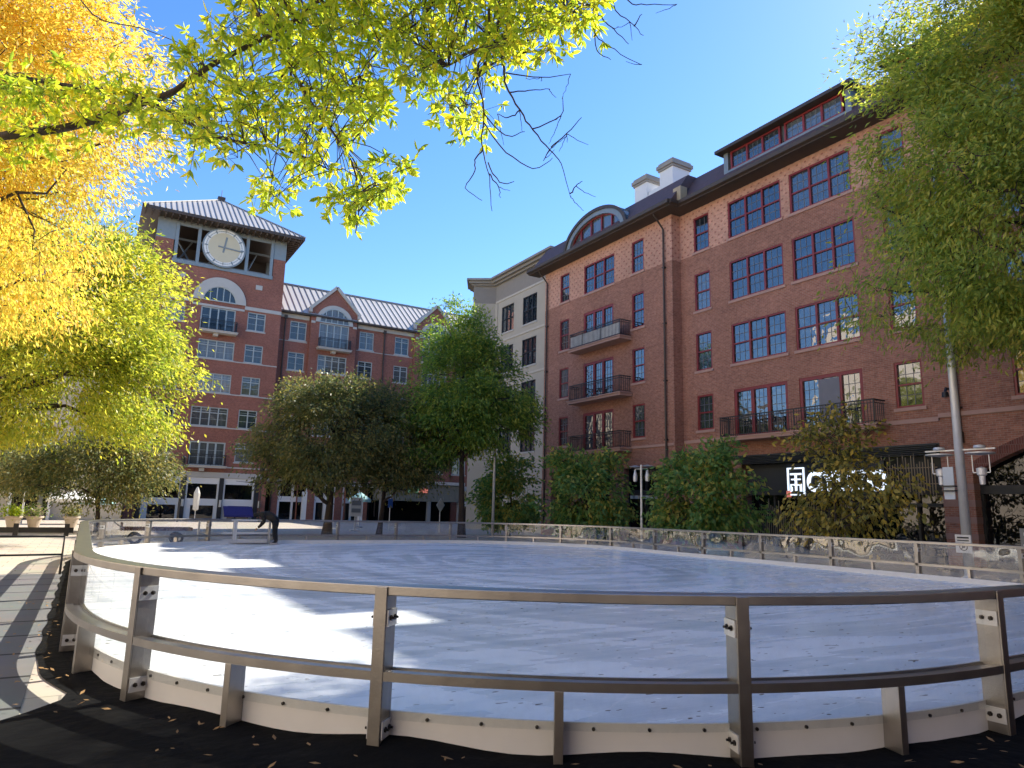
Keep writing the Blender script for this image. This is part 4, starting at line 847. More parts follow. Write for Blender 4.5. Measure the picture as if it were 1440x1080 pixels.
# ================================================================== trees
def nz(p, s):        # cheap smooth noise
    x, y, z = p[..., 0] * s, p[..., 1] * s, p[..., 2] * s
    return (np.sin(x * 1.7 + 1.3 * np.sin(y * 1.1 + 2)) + np.sin(y * 1.9 + 1.2 * np.sin(z * 1.3 + 1)) + np.sin(z * 2.1 + 1.1 * np.sin(x * 1.2 + 4))) / 3
def leaves(name, C, rng, L, W, mt, parent, droop=.35, curl=.15, dirs=None, hexl=False, tint=None, dw=1.0):
    n = len(C); d = rng.normal(size=(n, 3)); d[:, 2] -= droop * 1.6
    if dirs is not None: d = d * dw + dirs * 1.3
    d /= np.linalg.norm(d, axis=1)[:, None]; r = rng.normal(size=(n, 3)); s = np.cross(d, r); s /= np.linalg.norm(s, axis=1)[:, None] + 1e-9; u = np.cross(s, d)
    l = L * rng.uniform(.65, 1.25, n)[:, None]; wd = W * rng.uniform(.7, 1.2, n)[:, None]
    if hexl:
        P = [C, C + d * l * .3 + s * wd * .42 + u * wd * .15, C + d * l * .65 + s * wd * .5 + u * wd * .1 - u * l * curl * .4, C + d * l - u * l * curl, C + d * l * .65 - s * wd * .5 + u * wd * .1 - u * l * curl * .4, C + d * l * .3 - s * wd * .42 + u * wd * .15]; k = 6
        V = np.stack(P, 1).reshape(-1, 3); idx = np.arange(n)[:, None] * 6; F = np.concatenate([np.concatenate([idx, idx + 1, idx + 2, idx + 3], 1), np.concatenate([idx, idx + 3, idx + 4, idx + 5], 1)], 1).reshape(-1, 4); rep = 2
    else:
        P = [C, C + d * l * .5 + s * wd * .5, C + d * l - u * l * curl, C + d * l * .5 - s * wd * .5]
        V = np.stack(P, 1).reshape(-1, 3); F = np.arange(4 * n).reshape(-1, 4); rep = 1
    me = bpy.data.meshes.new(name); me.vertices.add(len(V)); me.vertices.foreach_set('co', V.ravel().astype('f')); me.loops.add(F.size); me.loops.foreach_set('vertex_index', F.ravel().astype('i'))
    me.polygons.add(len(F)); me.polygons.foreach_set('loop_start', (np.arange(len(F)) * 4).astype('i')); me.update(calc_edges=True)
    a = me.attributes.new('tint', 'FLOAT', 'FACE'); t_ = rng.uniform(0, 1, n) if tint is None else tint; a.data.foreach_set('value', np.repeat(t_, rep).astype('f'))
    me.materials.append(mt); return link(name, me, parent)
def tree(name, label, cat, base, th, tr, blobs, lmat, seed, ncl, per, L, W, spread=.55, nlimb=16, droop=.35, gap=-.25, lead=None, group=None, barkm='bark', flat=.55, fork=None, lowtint=0):
    rng = np.random.default_rng(seed); root = thing(name, label, cat, base, group); B = np.array(base, float); tk = MB()
    # blobs: world centre offsets from base and radii
    bl = [(np.array(b_[:3]) + B, np.array(b_[3:])) for b_ in blobs]; vol = np.array([np.prod(r) for _, r in bl]); vol = vol / vol.sum()
    def sample(n, shell):
        out = []
        while len(out) < n:
            c, r = bl[rng.choice(len(bl), p=vol)]; d = rng.normal(size=3); d /= np.linalg.norm(d); rad = rng.uniform(0, 1) ** shell; p = c + d * r * rad
            if nz(p, .9) + .45 * nz(p, 2.3) < gap: continue
            if any((((p - c2) / r2) ** 2).sum() < .16 for c2, r2 in bl) and rng.uniform() < .75: continue
            out.append(p)
        return np.array(out)
    top = lead if lead else th + .55 * (max(c[2] + r[2] for c, r in bl) - B[2] - th)
    lean = rng.normal(size=2) * .02; pts = []; nn = 9
    for i in range(nn): f = i / (nn - 1); pts.append(B + np.array([lean[0] * top * f + .05 * math.sin(f * 5 + seed), lean[1] * top * f + .05 * math.cos(f * 4 + seed), top * f]))
    tk.tube([tuple(p - (0, 0, .05 if i == 0 else 0)) for i, p in enumerate(pts)], [tr * (1.35 if i == 0 else 1 - .85 * i / (nn - 1)) for i in range(nn)], 9)
    nodes = []; T_ = sample(nlimb * 3, .5); sel = [T_[0]]
    for _ in range(nlimb - 1): dd = np.min(np.linalg.norm(T_[:, None] - np.array(sel)[None], axis=2), axis=1); sel.append(T_[dd.argmax()])
    for q in sel:
        h = math.hypot(q[0] - B[0], q[1] - B[1]); zb = min(max(th * .9 + rng.uniform(-.1, .25) * th, q[2] - B[2] - h * rng.uniform(.45, .8)), top * .95); f = zb / top; k = min(int(f * (nn - 1)), nn - 2); ff = f * (nn - 1) - k
        a = pts[k] * (1 - ff) + pts[k + 1] * ff; r0 = max(.02, tr * (1 - .85 * f) * .62); lp = []
        for i in range(8): s = i / 7; p = a * (1 - s) + q * s; p = p + np.array([0, 0, 1.]) * math.sin(s * PI) * h * .1 + rng.normal(size=3) * .07 * min(i, 1) * (1 + h * .15); lp.append(p)
        tk.tube([tuple(p) for p in lp], [r0 * (1 - .82 * i / 7) for i in range(8)], 6); nodes += lp[2:]
        for _ in range(3):
            i = rng.integers(3, 7); e = lp[i] + rng.normal(size=3) * np.array([1, 1, .5]) * (.5 + h * .22) ; mid = (lp[i] + e) / 2 + rng.normal(size=3) * .1; tk.tube([tuple(lp[i]), tuple(mid), tuple(e)], [r0 * .35, r0 * .25, .008], 5); nodes += [mid, e]
    nodes = np.array(nodes); Cc = sample(ncl, .42); 
    d0 = np.array([np.linalg.norm(nodes - c, axis=1).min() for c in Cc]); NB = np.concatenate([nodes, np.zeros((ncl, 3))]); k = len(nodes)
    for c in Cc[np.argsort(d0)]:
        j = np.linalg.norm(NB[:k] - c, axis=1).argmin(); a = NB[j]; mid = (a + c) / 2 + np.array([0, 0, .05]) + rng.normal(size=3) * .06; tk.tube([tuple(a), tuple(mid), tuple(c)], [.013, .010, .006], 4, cap=False); NB[k] = c; k += 1
    tk.build('trunk', barkm, root, smooth=True)
    n = ncl * per; ci = np.repeat(np.arange(ncl), per); g_ = rng.normal(size=(n, 3)) * np.array([spread, spread, spread * flat]); P = Cc[ci] + g_; P[:, 2] -= droop * .5 * (g_[:, 0] ** 2 + g_[:, 1] ** 2) / max(spread, .01)
    P = P[P[:, 2] > B[2] + .25]
    out = P - (np.average(np.array([c for c, _ in bl]), axis=0, weights=vol)); out /= np.linalg.norm(out, axis=1)[:, None] + 1e-9; out[:, 2] -= droop
    leaves('crown', P, rng, L, W, lmat, root, droop, dirs=out); return root

LM_gold = leaf_mat('golden_leaves', [(.52, .5, .11), (.7, .6, .14), (.8, .64, .15), (.76, .5, .12)], .3, .66)
LM_yg = leaf_mat('yellow_green_leaves', [(.2, .28, .05), (.38, .43, .07), (.56, .56, .1), (.64, .56, .1)], .4, .58, .28)
LM_ol = leaf_mat('olive_leaves', [(.09, .13, .05), (.15, .17, .06), (.22, .21, .07), (.34, .28, .09)], .35, .4)
LM_gr = leaf_mat('green_leaves', [(.11, .2, .045), (.16, .28, .055), (.26, .36, .06), (.42, .44, .08)], .35, .45)
LM_rt = leaf_mat('willow_leaves', [(.22, .32, .07), (.34, .42, .08), (.46, .48, .09), (.58, .5, .1)], .4, .5, .25)
LM_bu = leaf_mat('bush_leaves', [(.1, .21, .065), (.15, .29, .08), (.25, .35, .09), (.55, .46, .11)], .4, .45, .6)
LM_br = leaf_mat('browning_leaves', [(.15, .16, .045), (.26, .24, .06), (.4, .33, .07), (.56, .4, .07)], .35, .35, .6)
LM_ov = leaf_mat('overhead_leaves', [(.24, .34, .06), (.42, .52, .07), (.6, .64, .09), (.7, .6, .09)], .3, .68, .6)

tree('golden_tree', 'tall golden yellow tree filling the upper left, nearest tall tree to the walkway', 'tree', (-5.2, 22.0, 0), 4.0, .26,
     [(.6, -.3, 10.6, 4.6, 4.8, 4.0), (2.9, -1.0, 7.6, 2.6, 2.8, 1.8), (3.2, -1.4, 12.2, 2.9, 3.2, 2.6), (-1.5, 0, 14, 3.6, 3.6, 3.2), (1.5, -1.0, 15.5, 3.6, 3.6, 3.0)], LM_gold, 5, 1900, 60, .17, .052, .36, 30, droop=.35, gap=-.02, barkm='bark')
tree('yellow_green_tree', 'broad yellow green tree standing behind the golden one, left of the clock tower', 'tree', (-4.2, 31.5, 0), 3.2, .3,
     [(1.0, -.5, 7.2, 5.6, 5.6, 3.6), (5.4, -2.2, 5.6, 2.4, 2.8, 2.0), (4.2, -1.4, 8.6, 2.9, 3.2, 2.6), (1.5, 0, 10.5, 4.6, 4.6, 2.8), (-2.5, 0, 8, 4, 4, 4)], LM_yg, 6, 2100, 60, .2, .07, .4, 32, droop=.3, gap=-.04)
tree('dark_green_tree', 'small dark green tree under the yellow trees, left of the clock tower shops', 'tree', (.6, 40.5, 0), 1.6, .13, [(.2, 0, 3.2, 3.3, 3.0, 1.8), (1.9, -.3, 2.8, 1.8, 1.7, 1.2), (-2.4, 0, 3.0, 2, 2, 1.5), (.5, -.5, 4.6, 2.4, 2.2, 1.2)], LM_ol, 8, 460, 46, .2, .08, .42, 14)
tree('dark_green_tree', 'second small dark tree further left beside the pale entrance, under the yellow foliage', 'tree', (-4.2, 44, 0), 1.8, .13, [(0, 0, 3.6, 3.4, 3.0, 1.9), (1.6, 0, 3.0, 1.9, 2, 1.3)], LM_ol, 9, 300, 46, .2, .08, .45, 12)
tree('olive_tree', 'rounded dark olive tree with low forking limbs, behind the rink left of centre', 'tree', (10.9, 36.4, 0), 1.75, .24,
     [(-.3, 0, 5.3, 3.5, 3.5, 2.9), (-2.6, .6, 4.2, 2.0, 2.2, 1.9), (-.5, -1.8, 3.6, 2.2, 1.7, 1.3), (-1.2, .5, 7.4, 1.3, 1.3, 1.2), (1.6, -.6, 6.0, 2.4, 2.4, 2.2), (-.2, 0, 7.3, 2.4, 2.4, 1.5)], LM_ol, 12, 760, 48, .2, .085, .36, 22, gap=-.12)
tree('olive_tree', 'slimmer dark olive tree behind the rink, crown merging with its rounder neighbour on the left', 'tree', (13.9, 37.0, 0), 2.2, .15,
     [(.2, 0, 5.2, 2.8, 2.8, 3.0), (.8, -1.2, 3.5, 2.2, 1.6, 1.2), (.8, -.3, 7.6, 1.7, 1.8, 1.3), (1.4, -.8, 4.4, 2.0, 2.0, 1.4)], LM_ol, 13, 520, 48, .2, .085, .36, 18, gap=-.12)
tree('tall_green_tree', 'tall slender green tree with yellow top in front of the beige building', 'tree', (17.9, 35.0, 0), 3.0, .19,
     [(0, 0, 8.0, 3.3, 3.3, 3.4), (-.8, 0, 11.2, 2.1, 2.1, 2.3), (-2.0, .8, 5.6, 2.3, 2.3, 1.9), (1.6, -.8, 7.2, 2.5, 2.5, 2.6)], LM_gr, 15, 1000, 50, .24, .08, .36, 26, gap=-.08, lead=11.5)
tree('willow_oak', 'large green willow oak covering the right end of the brick building', 'tree', (22.6, 7.0, 0), 3.6, .3,
     [(-1.6, 1.2, 9.5, 4.0, 3.8, 4.0), (-3.2, 2.2, 12.0, 2.2, 2.3, 2.9), (-.5, .2, 14.5, 3.6, 4.0, 3.2), (-3.6, 2.6, 8.0, 2.5, 2.4, 1.9), (-1.6, .0, 6.9, 2.6, 2.6, 1.3), (-1, -3.5, 11, 3.4, 3.4, 5), (.2, -.6, 18.6, 4.2, 4.4, 3.4), (-3.9, 2.5, 14.6, 1.6, 1.6, 1.9), (-1.6, 1.2, 17.6, 2.6, 2.6, 2.4), (-4.6, 3.0, 9.6, 1.5, 1.5, 1.0)], LM_rt, 17, 2800, 58, .19, .055, .34, 36, droop=.28, gap=.08)
bush = [(22.2, 37.0, 4.8, 2.5, LM_bu, 'dense dark green small tree beneath the floodlight pole, in front of the beige building'), (22.2, 29.0, 5.3, 2.55, LM_bu, 'dense dark green small tree standing under the stacked brick balconies'), (22.2, 21.4, 5.2, 2.7, LM_bu, 'dense dark green small tree with a few yellow top leaves, left of the restaurant sign')]
for i, (x, y, h, r, lm, lab) in enumerate(bush):
    rb_ = random.Random(50 + i); bl_ = [(0, 0, h * .5, r * .75, r * .75, h * .32), (.1, 0, h * .3, r * .8, r * .8, h * .17)]
    for q in range(13):
        a_ = rb_.uniform(0, 6.28); zz = rb_.uniform(.3, .92); rr_ = r * (1.02 - .62 * max(0, zz - .4) / .55) * rb_.uniform(.6, 1.05); k_ = rb_.uniform(.5, .9); bl_.append((rr_ * math.cos(a_), rr_ * math.sin(a_), h * zz, k_, k_, k_ * .6))
    tree('small_tree', lab, 'tree', (x, y, 0), .9, .1, bl_, lm, 30 + i, 400, 24, .25, .13, .24, 16, droop=.4, gap=-.02, group='small trees along the brick building', flat=.7)
tree('browning_tree', 'sparse small tree with brown and yellow leaves in front of the lit sign', 'tree', (22.0, 14.9, 0), 1.1, .07,
     [(0, 0, 2.0, 2.0, 2.1, 1.0), (0, .2, 4.5, 1.4, 1.6, .9), (0, -.6, 3.2, 1.5, 1.0, .6), (-.3, -1.9, 2.5, 1.1, 1.2, .8)], LM_br, 41, 210, 18, .2, .11, .34, 18, droop=.5, gap=-.1, group='small trees along the brick building')
tree('dark_green_tree', 'sunlit green tree at the far left edge beside the pale entrance', 'tree', (-8.5, 54, 0), 1.8, .13, [(0, 0, 4.2, 3.6, 3.2, 2.2)], LM_yg, 19, 200, 40, .22, .09, .5, 12)

# overhead tree: limbs reach into the view from a trunk left of the walkway
OT = thing('overhanging_tree', 'green and yellow leafy branches overhanging from above with bare dark twigs at the tips', 'tree', (-3.9, 8.6, 0))
tk = MB(); rng = np.random.default_rng(77); onodes = []
def limb(pts, r0, r1, k=7, jit=.0):
    P = [at(*p) for p in pts]; Q = []
    for i in range(len(P) - 1):
        p0, p1, p2, p3 = P[max(i - 1, 0)], P[i], P[i + 1], P[min(i + 2, len(P) - 1)]
        for j in range(4):
            t_ = j / 4; Q.append(.5 * ((2 * p1) + (p2 - p0) * t_ + (2 * p0 - 5 * p1 + 4 * p2 - p3) * t_ * t_ + (3 * p1 - p0 - 3 * p2 + p3) * t_ ** 3) + Vector(rng.normal(size=3)) * jit)
    Q.append(P[-1]); tk.tube(Q, [r0 + (r1 - r0) * i / (len(Q) - 1) for i in range(len(Q))], k); return Q
trunk_top = Vector((-3.8, 8.5, 4.4))
tk.tube([(-3.9, 8.6, -.05), (-3.88, 8.58, .4), (-3.85, 8.55, 2), trunk_top, (-3.5, 8.2, 8), (-3.0, 7.6, 11.5)], [.34, .26, .23, .2, .14, .05], 12)
A0 = at(-30, 196, 7.1); tk.tube([trunk_top - Vector((0, 0, .2)), (trunk_top + A0) / 2 + Vector((0, 0, .12)), A0, at(0, 192, 7.0)], [.1, .075, .05, .046], 9)
onodes += limb([(0, 192, 7.0), (90, 180, 6.9), (150, 163, 6.8), (205, 143, 6.65), (240, 131, 6.55), (262, 116, 6.5), (300, 90, 6.4), (350, 64, 6.3), (400, 38, 6.2), (470, -15, 6.2), (560, -80, 6.3)], .046, .014, 9)
B0 = at(-30, 98, 7.6); tk.tube([trunk_top + Vector((0, 0, .9)), (trunk_top + B0) / 2 + Vector((0, 0, .6)), B0, at(0, 100, 7.5)], [.07, .05, .03, .028], 8)
onodes += limb([(0, 100, 7.5), (37, 110, 7.3), (80, 118, 7.1), (120, 124, 6.9), (170, 131, 6.8), (207, 140, 6.65)], .028, .02)
onodes += limb([(207, 143, 6.65), (250, 164, 6.5), (290, 186, 6.4), (330, 199, 6.4), (390, 208, 6.3), (430, 222, 6.3), (465, 240, 6.2)], .022, .006)
U0_ = Vector((-1.2, 7.4, 9.6)); tk.tube([(-3.4, 8.1, 8.4), (-2.4, 7.8, 9.2), U0_, at(353, -60, 7.2)], [.1, .07, .05, .03], 8)
onodes += limb([(353, -60, 7.2), (353, 0, 6.9), (383, 47, 6.7), (410, 97, 6.6), (437, 143, 6.5), (473, 193, 6.4), (497, 235, 6.4), (505, 285, 6.4), (500, 328, 6.4)], .024, .005)
tk.tube([U0_, (1.0, 6.4, 9.4), at(640, -180, 6.8)], [.05, .04, .03], 8)
for L_, r in (([(640, -180, 6.8), (560, -80, 6.9), (513, 21, 6.8), (575, 54, 6.6), (630, 93, 6.4)], .02), ([(560, -80, 6.9), (602, -10, 6.7), (600, 20, 6.6), (556, 54, 6.6), (520, 85, 6.6), (493, 128, 6.5)], .018), ([(509, -20, 7.2), (517, 50, 7.1), (519, 92, 7)], .012),
             ([(380, -20, 7.6), (400, 74, 7.2), (435, 144, 7), (474, 194, 6.9)], .014), ([(640, -180, 6.8), (700, -90, 6.7), (760, -20, 6.7), (800, 20, 6.7)], .018), ([(560, -80, 6.9), (640, 10, 6.8), (690, 60, 6.7), (660, 130, 6.6), (650, 190, 6.6)], .012), ([(80, -60, 9), (130, 20, 8.6), (200, 40, 8.4), (275, 70, 8.2)], .012)):
    onodes += limb(L_, r, .004)
bare = [[(690, -120, 6.5), (690, -40, 6.4), (688, 0, 6.3), (686, 58, 6.3), (672, 101, 6.3), (680, 156, 6.3), (678, 202, 6.3), (688, 249, 6.3), (692, 297, 6.3)], [(705, -120, 6.4), (703, 0, 6.3), (699, 50, 6.3), (709, 97, 6.25), (711, 120, 6.25), (731, 155, 6.2), (750, 183, 6.2), (773, 210, 6.2), (789, 230, 6.2), (802, 276, 6.2)],
        [(750, 181, 6.2), (789, 163, 6.1), (791, 136, 6.1)], [(775, 207, 6.2), (797, 188, 6.2), (818, 165, 6.2)], [(712, 103, 6.25), (762, 109, 6.3), (802, 104, 6.3)], [(716, 130, 6.25), (745, 128, 6.3), (772, 125, 6.3)], [(680, 160, 6.3), (711, 190, 6.2), (738, 185, 6.2)], [(679, 171, 6.3), (711, 214, 6.2), (750, 237, 6.2), (777, 222, 6.2)],
        [(680, 212, 6.3), (668, 225, 6.3), (668, 241, 6.3), (655, 264, 6.3), (678, 282, 6.3)], [(686, 229, 6.3), (703, 257, 6.2), (723, 255, 6.2)], [(688, 245, 6.3), (700, 262, 6.3), (704, 278, 6.3)], [(860, -110, 6.4), (861, 0, 6.4), (886, 31, 6.4), (905, 50, 6.4)], [(838, -110, 6.4), (835, 4, 6.4), (837, 47, 6.4), (863, 70, 6.4), (902, 91, 6.4)],
        [(836, 39, 6.4), (839, 70, 6.4), (859, 84, 6.4)], [(850, -60, 6.4), (882, 0, 6.4), (909, 6, 6.4), (952, 6, 6.4)], [(840, 20, 6.4), (862, 40, 6.4), (884, 62, 6.4)], [(803, 272, 6.2), (810, 262, 6.2), (819, 255, 6.2)], [(672, 101, 6.3), (655, 130, 6.3), (652, 160, 6.3)], [(731, 155, 6.2), (716, 166, 6.2), (700, 160, 6.2)], [(686, 60, 6.3), (705, 78, 6.3), (722, 84, 6.3)], [(892, 36, 6.4), (903, 20, 6.4)], [(773, 210, 6.2), (764, 226, 6.2)]]
for i, q in enumerate(bare): limb(q, .017 if i < 2 else .0075, .003, 6, .004)
for i in range(26):          # fine side twigs on the bare tips
    q = bare[rng.integers(0, len(bare))]; a = q[rng.integers(max(1, len(q) - 5), len(q))]; dx, dy = rng.normal(size=2) * 16; limb([a, (a[0] + dx * .6, a[1] + dy * .5 + 5, a[2]), (a[0] + dx * 1.3, a[1] + dy + 8, a[2])], .0042, .002, 5, .003)
tk.tube([at(640, -180, 6.8), at(690, -120, 6.5), at(705, -120, 6.4), at(838, -110, 6.4), at(900, -110, 6.4)], [.03, .025, .022, .018, .012], 6)
tk.build('trunk', 'bark', OT, smooth=True)
poly = [(236, 135), (262, 60), (330, 10), (350, -60), (480, -170), (760, -170), (850, -40), (846, 18), (800, 42), (775, 75), (733, 62), (722, 90), (695, 100), (692, 165), (672, 212), (648, 208), (632, 158), (606, 128), (580, 112), (566, 130), (545, 150), (552, 185), (584, 215), (566, 268), (530, 275), (520, 318), (500, 336), (478, 300), (462, 255), (425, 232), (385, 288), (370, 255), (330, 225), (270, 195), (240, 175)]
def inside(x, y, pl):
    c = False; j = len(pl) - 1
    for i in range(len(pl)):
        if (pl[i][1] > y) != (pl[j][1] > y) and x < (pl[j][0] - pl[i][0]) * (y - pl[i][1]) / (pl[j][1] - pl[i][1]) + pl[i][0]: c = not c
        j = i
    return c
cl = []
while len(cl) < 1050:
    x, y = rng.uniform(230, 860), rng.uniform(-170, 340)
    if not inside(x, y, poly): continue
    d = 6.4 + rng.uniform(-.7, 1.4)
    if math.sin(x * .045 + 1.3 * math.sin(y * .03)) + math.sin(y * .05 + 1.1 * math.sin(x * .035 + 2)) < -.85 + (.45 if y > 180 else 0) - (.8 if y < 60 else 0): continue
    cl.append(at(x, y, d))
for _ in range(95):           # greener leaf clusters along the two left limbs
    x = rng.uniform(-10, 235); cl.append(at(x, (190 - 52 * x / 210 if rng.uniform() < .4 else 104 + 34 * x / 210) + rng.normal() * 12 + 12, 7.1 - .5 * x / 210 + rng.normal() * .15))
on = np.array([tuple(p) for p in onodes]); tw = MB(); Ls = []; Ds = []
for c in cl:
    c = np.array(c); a = on[np.linalg.norm(on - c, axis=1).argmin()]; d = c - a; l = np.linalg.norm(d)
    if l > 1.2: a = c - d / l * .5
    mid = (a + c) / 2 + np.array([0, 0, .05]); tw.tube([tuple(a), tuple(mid), tuple(c)], [.006, .005, .003], 4, cap=False)
    for _ in range(3):       # whorls of leaves along short shoots
        e = c + rng.normal(size=3) * np.array([.13, .13, .11]); tw.tube([tuple(c), tuple(e)], [.003, .002], 3, cap=False); nl = rng.integers(5, 9)
        ax = (e - c) / (np.linalg.norm(e - c) + 1e-9)
        for i in range(nl): v_ = rng.normal(size=3); v_ = v_ / np.linalg.norm(v_) + ax * .7; v_[2] -= .55; Ls.append(e - ax * rng.uniform(0, .06)); Ds.append(v_ / np.linalg.norm(v_))
tw.build('twigs', 'bark', OT)
leaves('crown', np.array(Ls), rng, .115, .034, LM_ov, OT, .1, dirs=np.array(Ds) * 1.6, hexl=True, dw=.55)

# ================================================================== lamps, signs, street furniture
LP = thing('lamp_post', 'tall silver lamp post with two side lanterns, pale banner and small notice', 'lamp post', (21.3, 10.5, 0))
m = MB(); m.tube([(21.3, 10.5, 0), (21.3, 10.5, 12.5)], [.13, .075], 16); m.build('pole', 'galv', LP, smooth=True)
m = MB(); m.lathe([(.2, 0), (.2, .04), (.14, .1), (.13, .3)], (21.3, 10.5, 0)); m.build('base', 'galv', LP)
m = MB(); m.box(21.28, 21.32, 9.55, 11.45, 3.58, 3.62); m.build('cross_arm', 'galv', LP)
for s in (-1, 1):
    yc = 10.5 + s * .55; l_ = MB(); l_.lathe([(.02, 3.42), (.36, 3.47), (.36, 3.5), (.05, 3.53)], (21.3, yc, 0)); l_.lathe([(.13, 3.62), (.16, 3.64), (.14, 3.7), (.02, 3.72)], (21.3, yc, 0)); lo = l_.build('lantern', 'galv', LP)
    m = MB()
    for q in (-.22, .22): m.box(21.29, 21.31, yc + q - .012, yc + q + .012, 2.95, 3.44)
    m.box(21.29, 21.31, yc - .22, yc + .22, 2.93, 2.955); m.build('bracket', 'galv', lo)
    m = MB(); m.lathe([(.02, 2.6), (.07, 2.62), (.08, 2.85), (.12, 2.88), (.13, 3.06), (.02, 3.1)], (21.3, yc, 0)); m.build('lamp_body', 'galv', lo)
m = MB(); m.box(21.2, 21.23, 10.66, 10.95, 2.2, 3.12); m.build('banner', mat('pale_banner', (.55, .6, .64), .7), LP)
m = MB(); m.box(21.1, 21.4, 10.6, 10.97, 2.42, 2.46); m.box(21.1, 21.4, 10.6, 10.97, 2.55, 2.59); m.build('banner_straps', 'blackmetal', LP)
m = MB(); m.box(21.12, 21.15, 10.3, 10.72, .72, 1.22); no_ = m.build('notice', 'paper', LP)
m = MB(); m.box(21.105, 21.12, 10.36, 10.66, 1.12, 1.16); m.box(21.105, 21.12, 10.36, 10.66, 1.05, 1.075)
for i in range(16): a, b_ = i * PI / 8, (i + 1) * PI / 8; m.beam((21.112, 10.51 + .1 * math.cos(a), .89 + .1 * math.sin(a)), (21.112, 10.51 + .1 * math.cos(b_), .89 + .1 * math.sin(b_)), .015, .02)
m.beam((21.112, 10.44, .96), (21.112, 10.58, .82), .015, .02); m.box(21.108, 21.12, 10.47, 10.55, .86, .92); m.build('printing', 'ink', no_)

FL = thing('floodlight_pole', 'slim silver pole carrying a cluster of round floodlights in front of the beige building', 'floodlight', (19.8, 34.8, 0))
m = MB(); m.tube([(19.8, 34.8, 0), (19.8, 34.8, 8.6)], [.09, .06], 12); m.build('pole', 'galv', FL, smooth=True)
for (dx, dy, z) in ((-.35, .35, 8.45), (.25, -.3, 8.7), (-.1, -.1, 9.0), (-.4, .45, 7.5), (-.2, .25, 7.05), (.3, -.35, 8.3)):
    c = Vector((19.8 + dx, 34.8 + dy, z)); d = Vector((-.7, -.5, -.5)).normalized(); l_ = MB(); l_.tube([c - d * .16, c - d * .1, c + d * .04, c + d * .1], [.06, .16, .23, .24], 14); l_.beam((19.8, 34.8, z - .15), c, .04, .04); lo = l_.build('floodlight', 'zinc', FL, smooth=False)
    q = MB(); q.tube([c + d * .1, c + d * .115], .21, 14); q.build('lens', 'white', lo)

def plaza_lamp(x, y, h, label, grp='plaza lamp posts'):
    o = thing('lamp_post', label, 'lamp post', (x, y, 0), grp); m = MB(); m.tube([(x, y, 0), (x, y, h)], [.06, .045], 10); m.build('pole', 'galv', o)
    for s in (-1, 1): q = MB(); yc = y + s * .4; q.box(x - .015, x + .015, min(y, yc), max(y, yc), h - .2, h - .17); q.lathe([(.02, h - .12), (.3, h - .08), (.05, h - .02)], (x, yc, 0)); q.lathe([(.05, h - .75), (.09, h - .72), (.1, h - .5), (.03, h - .2)], (x, yc, 0)); q.build('lantern', 'galv', o)
plaza_lamp(21.0, 23.7, 3.7, 'short silver lamp post between the two rightmost dark green small trees')
plaza_lamp(-8.6, 37, 4.2, 'short silver lamp post at the left edge under the yellow green tree')
plaza_lamp(-3.2, 52.0, 4.0, 'thin grey lamp post in front of the pale entrance')
o = thing('lamp_post', 'thin black lamp post in front of the clock tower shops', 'lamp post', (6.2, 60, 0)); m = MB(); m.tube([(6.2, 60, 0), (6.2, 60, 4.4)], [.07, .05], 10); m.build('pole', 'blackmetal', o); m = MB(); m.lathe([(.02, 4.4), (.18, 4.5), (.22, 4.95), (.03, 5.1)], (6.2, 60, 0)); m.build('lantern', 'blackmetal', o)
o = thing('lamp_post', 'second thin black lamp post at the right corner of the clock tower', 'lamp post', (12.6, 62, 0)); m = MB(); m.tube([(12.6, 62, 0), (12.6, 62, 4.2)], [.07, .05], 10); m.build('pole', 'blackmetal', o); m = MB(); m.lathe([(.02, 4.2), (.2, 4.3), (.26, 4.8), (.03, 5)], (12.6, 62, 0)); m.build('lantern', 'blackmetal', o)

# black handrail left of the rink
HR = thing('handrail', 'black metal handrail with balusters across the end of the grey walkway', 'handrail', (-.9, 18.2, 0))
m = MB(); r_ = .026
m.tube([(-.3, 18.15, .0), (-.3, 18.15, 0.80), (-1.45, 18.0, 0.80), (-2.0, 16.2, .74), (-2.2, 12.5, .71), (-2.25, 9.0, .7)], r_, 8); m.tube([(-.3, 18.15, .42), (-1.45, 18.0, .42), (-2.0, 16.2, .36), (-2.2, 12.5, .34), (-2.25, 9, .33)], r_ * .8, 8); m.build('rails', 'blackmetal', HR)
for (x, y, h) in ((-1.45, 18.0, 0.80), (-1.62, 17.4, .78), (-1.82, 16.8, .76), (-2.0, 16.2, .74), (-2.07, 15, .73), (-2.13, 13.8, .72), (-2.2, 12.5, .71), (-2.22, 11, .71), (-2.25, 9.0, .7)): m = MB(); m.tube([(x, y, 0), (x, y, h)], r_, 8); m.build('post', 'blackmetal', HR)
